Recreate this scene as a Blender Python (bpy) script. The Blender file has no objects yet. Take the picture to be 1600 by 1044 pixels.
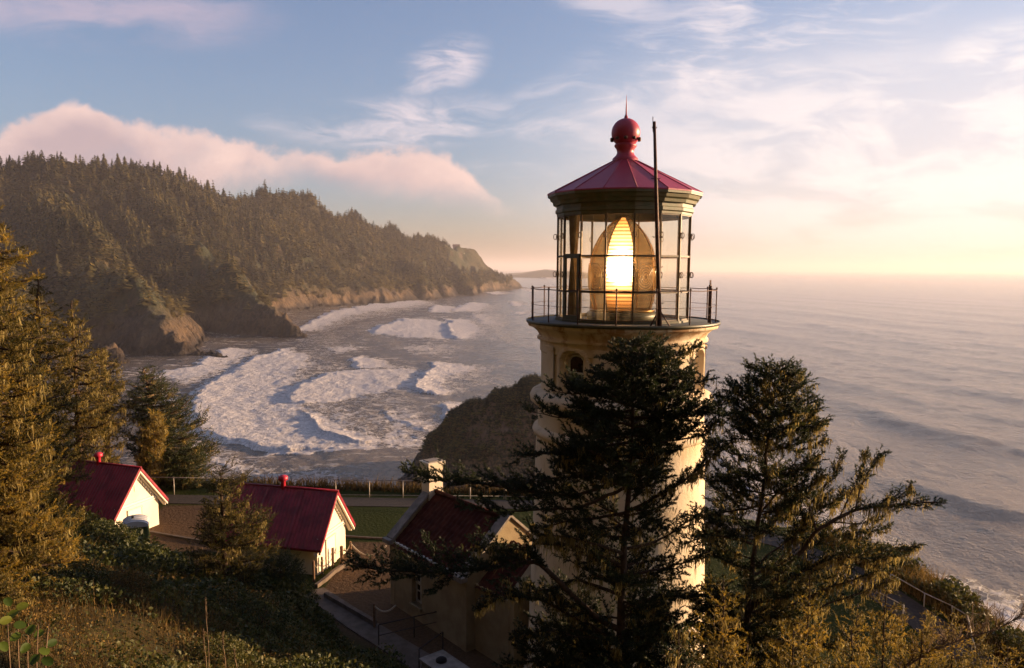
import bpy, bmesh, math, random
import numpy as np
from mathutils import Vector, Matrix
R = math.radians
rng = np.random.default_rng(7)
random.seed(7)
S = bpy.context.scene

# ---------------------------------------------------------------- camera
FPX = 1200.0                       # focal length in pixels of the 1600 px wide photograph
PITCH, ROLL = R(6.5), R(0.30)
CY = 420 + FPX * math.tan(PITCH)
CAMZ = 12.5
cam_d = bpy.data.cameras.new('camera'); cam = bpy.data.objects.new('camera', cam_d)
S.collection.objects.link(cam); S.camera = cam
cam_d.sensor_width = 36; cam_d.lens = 36 * FPX / 1600
cam_d.clip_start = 0.1; cam_d.clip_end = 200000
cam_d.shift_y = (CY - 522) / 1600
cam.matrix_world = Matrix.Translation((0, 0, CAMZ)) @ Matrix.Rotation(R(90) - PITCH, 4, 'X') @ Matrix.Rotation(ROLL, 4, 'Z')
MR = np.array(cam.matrix_world.to_3x3())
def ray(px, py):
    return MR @ np.array([(px - 800) / FPX, (CY - py) / FPX, -1.0])
def W(px, py, Y):                  # point seen at (px, py) at world distance y = Y
    d = ray(px, py); t = Y / d[1]
    return np.array([0, 0, CAMZ]) + d * t
def G(px, py, z=0.0):              # point seen at (px, py) on the level z
    d = ray(px, py); t = (z - CAMZ) / d[2]
    return np.array([0, 0, CAMZ]) + d * t
def project(P):
    c = (np.asarray(P) - np.array([0, 0, CAMZ])) @ MR
    return 800 + FPX * c[..., 0] / -c[..., 2], CY - FPX * c[..., 1] / -c[..., 2]

# ---------------------------------------------------------------- node helper
class E:
    """a value in a node tree; arithmetic makes math nodes"""
    def __init__(s, t, sock): s.t = t; s.s = sock
    def _m(s, op, *a, clamp=False):
        n = s.t.nodes.new('ShaderNodeMath'); n.operation = op; n.use_clamp = clamp
        for i, v in enumerate((s,) + a):
            if isinstance(v, E): s.t.links.new(v.s, n.inputs[i])
            else: n.inputs[i].default_value = v
        return E(s.t, n.outputs[0])
    def __add__(s, o): return s._m('ADD', o)
    __radd__ = __add__
    def __mul__(s, o): return s._m('MULTIPLY', o)
    __rmul__ = __mul__
    def __sub__(s, o): return s._m('SUBTRACT', o)
    def __rsub__(s, o): return (s * -1) + o
    def __truediv__(s, o): return s._m('DIVIDE', o)
    def pow(s, o): return s._m('POWER', o)
    def max(s, o): return s._m('MAXIMUM', o)
    def min(s, o): return s._m('MINIMUM', o)
    def abs(s): return s._m('ABSOLUTE')
    def clamp(s): return s._m('ADD', 0.0, clamp=True)
    def step(s, a, b, lo=0.0, hi=1.0):
        n = s.t.nodes.new('ShaderNodeMapRange'); n.interpolation_type = 'SMOOTHSTEP'
        s.t.links.new(s.s, n.inputs[0])
        for i, v in zip((1, 2, 3, 4), (a, b, lo, hi)):
            if isinstance(v, E): s.t.links.new(v.s, n.inputs[i])
            else: n.inputs[i].default_value = v
        return E(s.t, n.outputs[0])
class T:
    def __init__(s, tree): s.t = tree; s.n = tree.nodes; s.l = tree.links
    def new(s, k, **kw):
        n = s.n.new(k)
        for a, v in kw.items(): setattr(n, a, v)
        return n
    def coord(s, k='Object'): return E(s.t, s.new('ShaderNodeTexCoord').outputs[k])
    def pos(s): return E(s.t, s.new('ShaderNodeNewGeometry').outputs['Position'])
    def xyz(s, v):
        n = s.new('ShaderNodeSeparateXYZ'); s.l.new(v.s, n.inputs[0])
        return [E(s.t, o) for o in n.outputs]
    def vec(s, x, y, z):
        n = s.new('ShaderNodeCombineXYZ')
        for i, v in enumerate((x, y, z)):
            if isinstance(v, E): s.l.new(v.s, n.inputs[i])
            else: n.inputs[i].default_value = v
        return E(s.t, n.outputs[0])
    def mapping(s, v, scale=(1, 1, 1), rot=(0, 0, 0), loc=(0, 0, 0)):
        n = s.new('ShaderNodeMapping'); s.l.new(v.s, n.inputs[0])
        n.inputs['Scale'].default_value = scale; n.inputs['Rotation'].default_value = rot; n.inputs['Location'].default_value = loc
        return E(s.t, n.outputs[0])
    def noise(s, v, scale, detail=3, rough=.55, dist=0.0, out=0):
        n = s.new('ShaderNodeTexNoise'); s.l.new(v.s, n.inputs['Vector'])
        n.inputs['Scale'].default_value = scale; n.inputs['Detail'].default_value = detail
        n.inputs['Roughness'].default_value = rough; n.inputs['Distortion'].default_value = dist
        return E(s.t, n.outputs[out])
    def voronoi(s, v, scale, feature='F1', out=0):
        n = s.new('ShaderNodeTexVoronoi', feature=feature); s.l.new(v.s, n.inputs['Vector'])
        n.inputs['Scale'].default_value = scale
        return E(s.t, n.outputs[out])
    def wave(s, v, scale, dist=0.0, dirn='X', detail=2, dscale=1.0):
        n = s.new('ShaderNodeTexWave', bands_direction=dirn); s.l.new(v.s, n.inputs['Vector'])
        n.inputs['Scale'].default_value = scale; n.inputs['Distortion'].default_value = dist
        n.inputs['Detail'].default_value = detail; n.inputs['Detail Scale'].default_value = dscale
        return E(s.t, n.outputs['Fac'])
    def attr(s, name, out='Fac'):
        n = s.new('ShaderNodeAttribute', attribute_name=name); return E(s.t, n.outputs[out])
    def curve(s, v, pts):
        n = s.new('ShaderNodeFloatCurve'); s.l.new(v.s, n.inputs['Value'])
        c = n.mapping.curves[0]
        while len(c.points) < len(pts): c.points.new(0.5, 0.5)
        for p, (x, y) in zip(c.points, pts): p.location = (x, y)
        n.mapping.update(); return E(s.t, n.outputs[0])
    def col(s, c): 
        n = s.new('ShaderNodeRGB'); n.outputs[0].default_value = (*c, 1); return E(s.t, n.outputs[0])
    def mix(s, f, a, b, blend='MIX'):
        n = s.new('ShaderNodeMix', data_type='RGBA', blend_type=blend)
        for i, v in zip((0, 6, 7), (f, a, b)):
            if isinstance(v, E): s.l.new(v.s, n.inputs[i])
            elif i == 0: n.inputs[0].default_value = v
            else: n.inputs[i].default_value = (*v, 1)
        return E(s.t, n.outputs[2])
    def bump(s, h, strength=.5, dist=.1, normal=None):
        n = s.new('ShaderNodeBump'); s.l.new(h.s, n.inputs['Height'])
        n.inputs['Strength'].default_value = strength; n.inputs['Distance'].default_value = dist
        if normal: s.l.new(normal.s, n.inputs['Normal'])
        return E(s.t, n.outputs[0])

# ---------------------------------------------------------------- world and sun
SUN_AZ, SUN_EL = R(73), R(7.5)        # azimuth from +Y towards +X
w = bpy.data.worlds.new('World'); S.world = w; w.use_nodes = True
t = T(w.node_tree); w.node_tree.nodes.clear()
sky = t.new('ShaderNodeTexSky', sky_type='NISHITA', sun_disc=False)
sky.sun_elevation = SUN_EL; sky.sun_rotation = SUN_AZ
sky.air_density = 1.0; sky.dust_density = 1.6; sky.ozone_density = 2.2
dv = t.coord('Generated'); dx, dy, dz = t.xyz(dv)
hs = t.new('ShaderNodeHueSaturation'); hs.inputs['Saturation'].default_value = .92; t.l.new(sky.outputs[0], hs.inputs['Color'])
skyc = t.mix(1.0, E(t.t, hs.outputs[0]), t.mix(dz.step(.0, .22), (1.02, .96, 1.24), (1.08, 1.05, 1.27)), 'MULTIPLY')
_c = t.xyz(skyc); _k = [q / ((q * q) * (1 / 7.0 ** 2) + 1.0).pow(.5) for q in _c]; skyc = t.vec(*_k)   # soft cap on the sky colour, holding down the glow round the sun
dyc = dy.max(0.04)
U = dx / dyc; V = dz / dyc                       # slopes of the view direction, sideways and up
front = dy.step(0.05, 0.3)
def uv(px, py):
    d = ray(px, py); return d[0] / d[1], d[2] / d[1]
bg = t.new('ShaderNodeBackground'); bg.inputs['Strength'].default_value = 0.078
wo = t.new('ShaderNodeOutputWorld')
# high cirrus: wispy noise where the patches are
vv = t.vec(U, V * 2.6, 0.0)
warp = t.noise(vv, 1.7, 4, .6, out=1)
wv = E(t.t, t.new('ShaderNodeVectorMath', operation='ADD').outputs[0])
wn = wv.s.node; t.l.new(vv.s, wn.inputs[0])
sc = t.new('ShaderNodeVectorMath', operation='SCALE'); t.l.new(warp.s, sc.inputs[0]); sc.inputs['Scale'].default_value = .35
t.l.new(sc.outputs[0], wn.inputs[1])
wisp = t.noise(t.mapping(wv, scale=(1, 1.0, 1), rot=(0, 0, R(-18))), 3.2, 9, .62, .55)
fine = t.noise(t.mapping(wv, scale=(1, 2.2, 1), rot=(0, 0, R(-24))), 8, 8, .65, .8)
puff = t.noise(t.mapping(wv, scale=(1, 1.5, 1), loc=(3, 1, 0)), 5.5, 8, .58, .2)
def blob(px, py, rx, ry, rot=0.0, k=1.0):
    u0, v0 = uv(px, py); a, b = rx / FPX, ry / FPX
    x = U - u0; y = V - v0; c, s_ = math.cos(R(rot)), math.sin(R(rot))
    p = (x * c + y * s_) / a; q = (y * c - x * s_) / b
    return (p * p + q * q).step(1.0, 0.0) * k
patch = blob(640, 190, 250, 50, 3, .95)
for a in [(690, 105, 90, 50, 22, 1.0), (1190, 60, 330, 110, 12, .95), (930, 145, 170, 45, 8, .75), (470, 190, 110, 22, 0, .6),
          (850, 200, 120, 30, -10, .7), (960, 5, 160, 40, -15, .6), (800, 265, 90, 18, -4, .5)]:
    patch = patch.max(blob(*a))
cir = (wisp * .6 + fine * .5 - .47).step(0.0, .22) * patch
right = blob(1420, 250, 640, 190, 0, 1.0).max(blob(1570, 85, 130, 60, 10, 1.0))
lowb = (puff * .75 + wisp * .35 - .50).step(-.04, .12) * right
veil = blob(150, 10, 330, 75, -4, .55) * puff.step(.35, .7)
rest = (1 - front) * (wisp - .5).step(0.0, .25) * dz.step(0.0, .3) * .5
m_c = (cir * .62 + lowb * .50).clamp().max(rest)
haze_veil = blob(1500, 300, 800, 330, 0, .50)
skyc = t.mix(haze_veil, skyc, (4.9, 4.3, 4.25))
c1 = t.mix(m_c, skyc, t.mix(U.step(-.3, .7), (5.7, 4.55, 4.5), (6.6, 5.7, 5.2)))
c1 = t.mix(veil, c1, (3.6, 2.75, 3.15))
# the pink cloud bank that lies on the headland
un = ((U + .9) / 1.3)
def cpt(lst): return [((uv(a, b)[0] + .9) / 1.3, uv(a, b)[1] * 2) for a, b in lst]
top = t.curve(un, [(0, .36)] + cpt([(-60, 200), (0, 190), (60, 166), (130, 160), (200, 182), (300, 196), (400, 222), (450, 228), (560, 224), (640, 222), (710, 240), (760, 285), (825, 330)]) + [(1, .0)]) * .5
bot = t.curve(un, [(0, .1)] + cpt([(0, 330), (300, 310), (440, 282), (560, 296), (640, 308), (720, 318), (825, 328)]) + [(1, .1)]) * .5
wob = (t.noise(t.vec(U * 1.0, V * 1.4, 0.0), 6, 6, .6) - .5)
edge = t.noise(t.vec(U * 1.0, V * 1.2, 2.0), 13, 8, .66, .4) - .5
Vd = V - wob * .060 - edge * .045
dtop = top - Vd; dbot = Vd - bot
lump = t.noise(t.vec(U, V * 1.3, 4.0), 7, 5, .5)
bank = (dtop + edge * .02).step(0.0, .016) * (dbot + wob * .03).step(-.015, .032) * front
shade = (dtop.step(0.0, .06) * .75 + (lump - .5) * 2.2 + edge * .6).clamp()
pink = t.mix(shade, (4.8, 3.4, 3.05), (2.9, 2.15, 2.25))
c2 = t.mix(bank * t.noise(t.vec(U, V, 9.0), 9, 4, .5).step(.2, .5, .60, .93), c1, pink)
t.l.new(c2.s, bg.inputs[0]); t.l.new(bg.outputs[0], wo.inputs['Surface'])

sl = bpy.data.lights.new('sun', 'SUN'); sl.energy = 5.0; sl.angle = R(0.5); sl.color = (1.0, .66, .37)
sun = bpy.data.objects.new('sun', sl); S.collection.objects.link(sun)
sdir = Vector((math.sin(SUN_AZ) * math.cos(SUN_EL), math.cos(SUN_AZ) * math.cos(SUN_EL), math.sin(SUN_EL)))
sun.rotation_euler = sdir.to_track_quat('Z', 'Y').to_euler(); sun.location = (60, 30, 60)

S.view_settings.view_transform = 'Standard'; S.view_settings.look = 'None'
S.view_settings.gamma = 1; S.view_settings.exposure = 1.42
S.render.engine = 'CYCLES'
cy = S.cycles
cy.use_denoising = True; cy.denoiser = 'OPENIMAGEDENOISE'
cy.max_bounces = 6; cy.diffuse_bounces = 2; cy.glossy_bounces = 2; cy.transmission_bounces = 4
cy.transparent_max_bounces = 16; cy.volume_bounces = 0
cy.use_adaptive_sampling = True; cy.adaptive_threshold = 0.02
cy.caustics_reflective = False; cy.caustics_refractive = False

# ---------------------------------------------------------------- mesh helpers
def mkmesh(name, V_, F_, smooth=False):
    """V_ (n,3); F_ an (m,3) or (m,4) array, or a list of mixed faces"""
    me = bpy.data.meshes.new(name)
    V_ = np.asarray(V_, dtype=np.float32)
    if isinstance(F_, np.ndarray):
        k = F_.shape[1]; m = len(F_)
        me.vertices.add(len(V_)); me.vertices.foreach_set('co', V_.ravel())
        me.loops.add(m * k); me.loops.foreach_set('vertex_index', F_.astype(np.int32).ravel())
        me.polygons.add(m); me.polygons.foreach_set('loop_start', np.arange(0, m * k, k, dtype=np.int32))
        if smooth: me.polygons.foreach_set('use_smooth', np.ones(m, dtype=bool))
        me.update(calc_edges=True); me.validate()
    else:
        me.from_pydata([tuple(v) for v in V_], [], [list(f) for f in F_])
        if smooth:
            for p in me.polygons: p.use_smooth = True
        me.update()
    return me
def link(o, parent=None, loc=None):
    S.collection.objects.link(o)
    if parent is not None: o.parent = parent
    if loc is not None: o.location = loc
    return o
def tag(o, label=None, cat=None, group=None, kind=None):
    if label: o['label'] = label
    if cat: o['category'] = cat
    if group: o['group'] = group
    if kind: o['kind'] = kind
    return o
def empty(name, loc, rz=0.0):
    o = bpy.data.objects.new(name, None); S.collection.objects.link(o)
    o.empty_display_size = .3; o.location = tuple(loc); o.rotation_euler = (0, 0, rz); return o
class MB:
    """collects shapes into ONE mesh"""
    def __init__(s): s.v = []; s.f = []; s.sm = []
    def add(s, v, f, sm=False):
        b = len(s.v); s.v += [tuple(map(float, p)) for p in v]; s.f += [[i + b for i in q] for q in f]; s.sm += [sm] * len(f); return s
    def box(s, c, d, rz=0.0, M=None):
        x, y, z = [a / 2 for a in d]; v = [(i * x, j * y, k * z) for i in (-1, 1) for j in (-1, 1) for k in (-1, 1)]
        cc, ss = math.cos(rz), math.sin(rz)
        v = [(a * cc - b * ss + c[0], a * ss + b * cc + c[1], e + c[2]) for a, b, e in v]
        return s.add(v, [(0, 1, 3, 2), (4, 6, 7, 5), (0, 4, 5, 1), (2, 3, 7, 6), (0, 2, 6, 4), (1, 5, 7, 3)])
    def poly(s, pts, vec):                        # a flat outline pushed along vec
        n = len(pts); p = [np.array(q, float) for q in pts]; vec = np.array(vec, float)
        v = p + [q + vec for q in p]
        return s.add(v, [list(range(n))[::-1], list(range(n, 2 * n))] + [(i, (i + 1) % n, n + (i + 1) % n, n + i) for i in range(n)])
    def lathe(s, prof, n=32, c=(0, 0, 0), a0=0.0, a1=2 * math.pi, sm=True):
        full = abs(a1 - a0 - 2 * math.pi) < 1e-6; m = n if full else n + 1
        v = []; f = []
        for i in range(m):
            a = a0 + (a1 - a0) * i / n
            for r, z in prof: v.append((c[0] + r * math.cos(a), c[1] + r * math.sin(a), c[2] + z))
        k = len(prof)
        for i in range(n):
            j = (i + 1) % m
            for q in range(k - 1): f.append((i * k + q, j * k + q, j * k + q + 1, i * k + q + 1))
        return s.add(v, f, sm)
    def tube(s, pts, r, n=6, caps=True, sm=True):
        p = [np.array(q, float) for q in pts]; rr = r if hasattr(r, '__len__') else [r] * len(p)
        v, f = tube_np(p, rr, n, caps); return s.add(v, f, sm)
    def build(s, name, mat=None, parent=None, loc=None):
        me = bpy.data.meshes.new(name); me.from_pydata(s.v, [], s.f)
        me.polygons.foreach_set('use_smooth', s.sm); me.update()
        bm = bmesh.new(); bm.from_mesh(me); bmesh.ops.recalc_face_normals(bm, faces=bm.faces); bm.to_mesh(me); bm.free()
        o = bpy.data.objects.new(name, me)
        if mat: me.materials.append(mat)
        return link(o, parent, loc)
def tube_np(p, rr, n, caps=True):
    v = []; f = []; up = np.array([0, 0, 1.0]); prev = None
    for i, q in enumerate(p):
        d = p[min(i + 1, len(p) - 1)] - p[max(i - 1, 0)]; d = d / (np.linalg.norm(d) + 1e-9)
        a = prev if prev is not None else (up if abs(d[2]) < .9 else np.array([1.0, 0, 0]))
        a = a - d * np.dot(a, d); a /= np.linalg.norm(a) + 1e-9; prev = a; b = np.cross(d, a)
        for k in range(n):
            t_ = 2 * math.pi * k / n; v.append(q + rr[i] * (math.cos(t_) * a + math.sin(t_) * b))
    for i in range(len(p) - 1):
        for k in range(n):
            k2 = (k + 1) % n; f.append((i * n + k, i * n + k2, (i + 1) * n + k2, (i + 1) * n + k))
    if caps: f.append(tuple(range(n))[::-1]); f.append(tuple(range((len(p) - 1) * n, len(p) * n)))
    return v, f
def npobj(name, V_, F_, mat, parent=None, smooth=False, loc=None):
    me = mkmesh(name, V_, F_, smooth); o = bpy.data.objects.new(name, me)
    if mat: me.materials.append(mat)
    return link(o, parent, loc)
def fbm2(x, y, scale, octaves=4, seed=0, ridged=False):
    """value noise on arrays"""
    out = np.zeros_like(x, dtype=float); amp = 1.0; tot = 0
    r_ = np.random.default_rng(seed); tab = r_.random((256, 256))
    for o in range(octaves):
        X = x / scale + 17.3 * o + 1000; Y = y / scale + 9.1 * o + 1000
        xi = np.floor(X).astype(int); yi = np.floor(Y).astype(int); fx = X - xi; fy = Y - yi
        fx = fx * fx * (3 - 2 * fx); fy = fy * fy * (3 - 2 * fy)
        g = lambda a, b: tab[a % 256, b % 256]
        v = (g(xi, yi) * (1 - fx) + g(xi + 1, yi) * fx) * (1 - fy) + (g(xi, yi + 1) * (1 - fx) + g(xi + 1, yi + 1) * fx) * fy
        v = v * 2 - 1
        if ridged: v = 1 - 2 * np.abs(v)
        out += v * amp; tot += amp; amp *= .5; scale /= 2.03
    return out / tot
def sstep(a, b, x):
    q = np.clip((x - a) / (b - a), 0, 1); return q * q * (3 - 2 * q)

# ---------------------------------------------------------------- materials
MATS = {}
def mat(name, c1=(.5, .5, .5), c2=None, scale=5.0, rough=.7, bump=0.0, bscale=20.0, metal=0.0, spec=.4, detail=5, trans=0.0, coord='Object', bdist=.02):
    m = bpy.data.materials.new(name); m.use_nodes = True; t = T(m.node_tree)
    b = m.node_tree.nodes['Principled BSDF']; b.inputs['Roughness'].default_value = rough
    b.inputs['Metallic'].default_value = metal; b.inputs['Specular IOR Level'].default_value = spec
    b.inputs['Base Color'].default_value = (*c1, 1)
    co = t.coord(coord)
    if c2 is not None:
        f = t.noise(co, scale, detail).step(.35, .65)
        t.l.new(t.mix(f, c1, c2).s, b.inputs['Base Color'])
    if bump:
        t.l.new(t.bump(t.noise(co, bscale, 5), bump, bdist).s, b.inputs['Normal'])
    if trans:
        tr = t.new('ShaderNodeBsdfTranslucent'); mx = t.new('ShaderNodeMixShader'); mx.inputs[0].default_value = trans
        if c2 is not None: t.l.new(b.inputs['Base Color'].links[0].from_socket, tr.inputs[0])
        else: tr.inputs[0].default_value = (*c1, 1)
        t.l.new(b.outputs[0], mx.inputs[1]); t.l.new(tr.outputs[0], mx.inputs[2])
        t.l.new(mx.outputs[0], m.node_tree.nodes['Material Output'].inputs[0])
    MATS[name] = m; return m
def nodes_of(m):
    return T(m.node_tree), m.node_tree.nodes['Principled BSDF']
def leafmat(name, cols, trans=.35, rough=.55, attr='tone'):
    """foliage: colour picked by a value stored on each leaf or needle"""
    m = bpy.data.materials.new(name); m.use_nodes = True; t = T(m.node_tree)
    b = m.node_tree.nodes['Principled BSDF']; b.inputs['Roughness'].default_value = rough; b.inputs['Specular IOR Level'].default_value = .3
    n = t.new('ShaderNodeValToRGB'); t.l.new(t.attr(attr).s, n.inputs[0])
    cr = n.color_ramp
    while len(cr.elements) < len(cols): cr.elements.new(.5)
    for i, (e, c) in enumerate(zip(cr.elements, cols)): e.position = i / (len(cols) - 1); e.color = (*c, 1)
    t.l.new(n.outputs[0], b.inputs['Base Color'])
    tr = t.new('ShaderNodeBsdfTranslucent'); t.l.new(n.outputs[0], tr.inputs[0])
    mx = t.new('ShaderNodeMixShader'); mx.inputs[0].default_value = trans
    t.l.new(b.outputs[0], mx.inputs[1]); t.l.new(tr.outputs[0], mx.inputs[2])
    t.l.new(mx.outputs[0], m.node_tree.nodes['Material Output'].inputs[0])
    MATS[name] = m; return m
def set_tone(o, vals):             # one value per face
    a = o.data.attributes.new('tone', 'FLOAT', 'FACE'); a.data.foreach_set('value', np.asarray(vals, dtype=np.float32))
# ================================================================ SETTING
HAZE = 1.0e-4
SEA = -44.5
# ---- near ground (headland the lighthouse stands on)
FOOT = np.array([(-60, 62), (-40, 50), (-30, 44), (-22, 37), (-17, 32.5), (-13, 30), (-10, 28.4), (-7.9, 27.3), (-6, 24.9), (-3.3, 21.9), (-1.2, 18.8), (2, 16.8), (8, 16), (16, 12), (22, 4), (40, -10)])
BACK = np.array([(-90, 80), (-40, 52), (-25, 44.5), (0, 42.3), (8, 40.5), (13, 37), (16.4, 32.5), (17.2, 26), (60, -40)])
def ground_z(x, y):
    x = np.asarray(x, float); y = np.asarray(y, float)
    d = np.interp(x, FOOT[:, 0], FOOT[:, 1]) - y
    dp = np.maximum(d, 0)
    h = .40 * dp + .5 * (1 - np.exp(-dp / 2.5)) - .5 * sstep(-10, -18, x) * sstep(0, 3, dp)
    h += .22 * np.maximum(-x - 11, 0) * sstep(0, 6, dp)
    h += fbm2(x, y, 4.0, 3, 3) * .45 * sstep(0, 4, dp)
    bx = np.interp(x, BACK[:, 0], BACK[:, 1]); rx = np.interp(y, [-30, 5, 18, 27, 33, 60], [26, 20.5, 17.4, 17.2, 16.2, 15])
    dout = np.maximum(np.maximum(y - bx, 0), np.maximum(x - rx, 0) * .9)
    drop = -dout * 1.35 - .25 * np.minimum(dout, 3) + fbm2(x, y, 9, 4, 5) * np.minimum(dout * .25, 3.0)
    z = h + drop
    z += 1.15 * np.maximum(-3.5 - y, 0) * (1 - .35 * sstep(40, 90, x)) + .75 * np.maximum(-34 - x, 0) * sstep(46, 30, y)
    z = np.minimum(z, 150)
    z += 9.0 * np.exp(-(((x + 9.0) / 8.5) ** 2 + ((y - 52) / 5.5) ** 2)) * sstep(0.5, 5, dout)
    return np.maximum(z, SEA - 3)
nx, ny = 420, 330
gx = np.concatenate([np.linspace(-130, -32, 60, endpoint=False), np.linspace(-32, 26, 290, endpoint=False), np.linspace(26, 110, 70)])
gy = np.concatenate([np.linspace(-150, -2, 60, endpoint=False), np.linspace(-2, 50, 230, endpoint=False), np.linspace(50, 130, 70)])
XX, YY = np.meshgrid(gx, gy, indexing='ij')
ZZ = ground_z(XX, YY)
def grid_faces(a, b):
    i, j = np.meshgrid(np.arange(a - 1), np.arange(b - 1), indexing='ij'); q = (i * b + j).ravel()
    return np.stack([q, q + b, q + b + 1, q + 1], 1)
m = mat('soil', (.075, .05, .028), (.045, .04, .016), 1.3, .95, .8, 6, bdist=.08); t, b = nodes_of(m)
# lawn, gravel and earth are kept apart by where they lie
P = t.pos(); px_, py_, pz_ = t.xyz(P)
n1 = t.noise(P, .35, 4); n2 = t.noise(P, 9, 4); n3 = t.noise(P, 60, 2)
lawn = t.mix(n2.step(.35, .65), (.016, .026, .003), (.030, .037, .005)); lawn = t.mix(n3.step(.45, .75), lawn, (.055, .055, .014))
earth = t.mix(n2.step(.3, .7), (.060, .034, .017), (.095, .056, .029)); earth = t.mix(n3.step(.4, .8), earth, (.15, .10, .06))
scrub = t.mix(n2.step(.3, .7), (.05, .032, .014), (.035, .035, .012))
earthmask = ((px_ + (n1 - .5) * 2).step(-9.6, -9.0, 1, 0) * (py_ + (n1 - .5)).step(32.6, 33.0) * (py_ + n1).step(39.6, 40.2, 1, 0) * px_.step(-18.5, -18.0)) \
    .max(((px_ * .6 + py_ * .8).step(16, 17) * py_.step(33.9, 34.2, 1, 0) * px_.step(-7.4, -7.2) * px_.step(0.9, 1.3, 1, 0)) )
flat = pz_.step(.25, .45, 1, 0) * pz_.step(-.5, -.2)
cc = t.mix(flat, scrub, t.mix(earthmask, lawn, earth))
rockc = t.mix(t.noise(t.mapping(P, scale=(1, 1, .3)), .5, 6).step(.3, .7), (.09, .06, .04), (.16, .11, .075))
cc = t.mix(pz_.step(-22, -8), rockc, cc)
t.l.new(cc.s, b.inputs['Base Color']); b.inputs['Specular IOR Level'].default_value = .08
ter = npobj('ground', np.stack([XX, YY, ZZ], -1).reshape(-1, 3), grid_faces(len(gx), len(gy)), m, smooth=True)
tag(ter, kind='structure')

# ---- far headland: the highest of several crests, each falling away to both sides
def crest(lst): return np.array([W(a, b_, Y_) for a, b_, Y_ in lst])
TREEH = 20
MAIN = [(820, 452, 2290), (800, 440, 2270), (782, 427, 2230), (760, 411, 2170), (740, 400, 2110), (716, 392, 2020), (700, 388, 1980),
        (672, 379, 1900), (640, 370, 1810), (600, 358, 1710), (555, 343, 1610), (520, 333, 1530), (470, 312, 1430), (420, 300, 1340), (360, 296, 1240), (300, 280, 1160),
        (240, 262, 1090), (180, 254, 1040), (100, 252, 1000), (0, 256, 960), (-150, 240, 900), (-400, 230, 800), (-800, 220, 700)]
SPURS = [  # (points, sideways slope)
 ([(345, 557, 487), (325, 553, 490), (300, 544, 497), (270, 534, 505), (250, 505, 520), (232, 478, 545), (215, 452, 570), (190, 425, 610), (155, 395, 680), (110, 350, 780), (60, 300, 900)], .95),
 ([(470, 527, 630), (455, 517, 640), (442, 500, 652), (425, 480, 668), (400, 457, 690), (372, 435, 720), (345, 412, 755), (315, 385, 810), (280, 352, 880), (250, 318, 960), (225, 290, 1030)], 1.1),
 ([(430, 470, 1060), (415, 445, 1100), (398, 415, 1150), (372, 370, 1190), (340, 320, 1210)], .9),
 ([(500, 478, 1130), (488, 455, 1160), (470, 425, 1210), (440, 375, 1290), (420, 330, 1320)], 1.0),
 ([(555, 476, 1190), (545, 458, 1220), (527, 420, 1290), (500, 370, 1380)], 1.0),
 ([(600, 472, 1260), (590, 450, 1300), (575, 410, 1400), (560, 370, 1500)], 1.0),
 ([(662, 466, 1400), (655, 445, 1430), (640, 415, 1520), (620, 385, 1640)], 1.05),
 ([(700, 463, 1530), (690, 440, 1600), (672, 408, 1740)], 1.1),
 ([(545, 455, 1225), (520, 425, 1260), (480, 385, 1330)], .9),
 ([(650, 435, 1500), (610, 400, 1560)], .9),
 ([(120, 470, 640), (100, 430, 700), (60, 370, 800), (20, 320, 900)], .9),
 ([(300, 470, 700), (270, 430, 760), (230, 380, 840), (190, 330, 930)], .95),
 ([(735, 460, 1640), (730, 446, 1680), (715, 420, 1800), (700, 400, 1900)], 1.2),
 ([(752, 456, 1830), (748, 440, 1870), (740, 415, 1980)], 1.2),
 ([(190, 570, 455), (182, 556, 458), (176, 545, 463)], 1.6),
 ([(120, 600, 400), (60, 520, 440), (0, 450, 520), (-60, 380, 640)], .9),
]
az = np.linspace((-420 - 800) / FPX, (850 - 800) / FPX, 640)
rr_ = np.exp(np.linspace(math.log(380), math.log(2500), 560))
AZ, RY = np.meshgrid(az, rr_, indexing='ij'); HX = AZ * RY; HY = RY
wx = fbm2(HX, HY, 90, 4, 11) * 22; wy = fbm2(HX, HY, 90, 4, 12) * 22
def crest_height(X, Y, pts, k, pw=1.0):
    best = np.full(X.shape, -1e3)
    for a, b_ in zip(pts[:-1], pts[1:]):
        ab = b_[:2] - a[:2]; L2 = (ab ** 2).sum()
        tt = np.clip(((X - a[0]) * ab[0] + (Y - a[1]) * ab[1]) / L2, 0, 1)
        dx_ = X - (a[0] + tt * ab[0]); dy_ = Y - (a[1] + tt * ab[1]); d = np.sqrt(dx_ ** 2 + dy_ ** 2)
        zc = a[2] + tt * (b_[2] - a[2]); kk = k(tt) if callable(k) else k
        best = np.maximum(best, zc - kk * np.maximum(d - 4, 0) ** pw)
    return best
mp = crest(MAIN)
HZ = crest_height(HX + wx, HY + wy, mp, .86)
for s_, k in SPURS:
    p = crest(s_); q = crest_height(HX + wx * .35, HY + wy * .35, p, k)
    HZ = np.maximum(HZ, q) + .0
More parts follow.
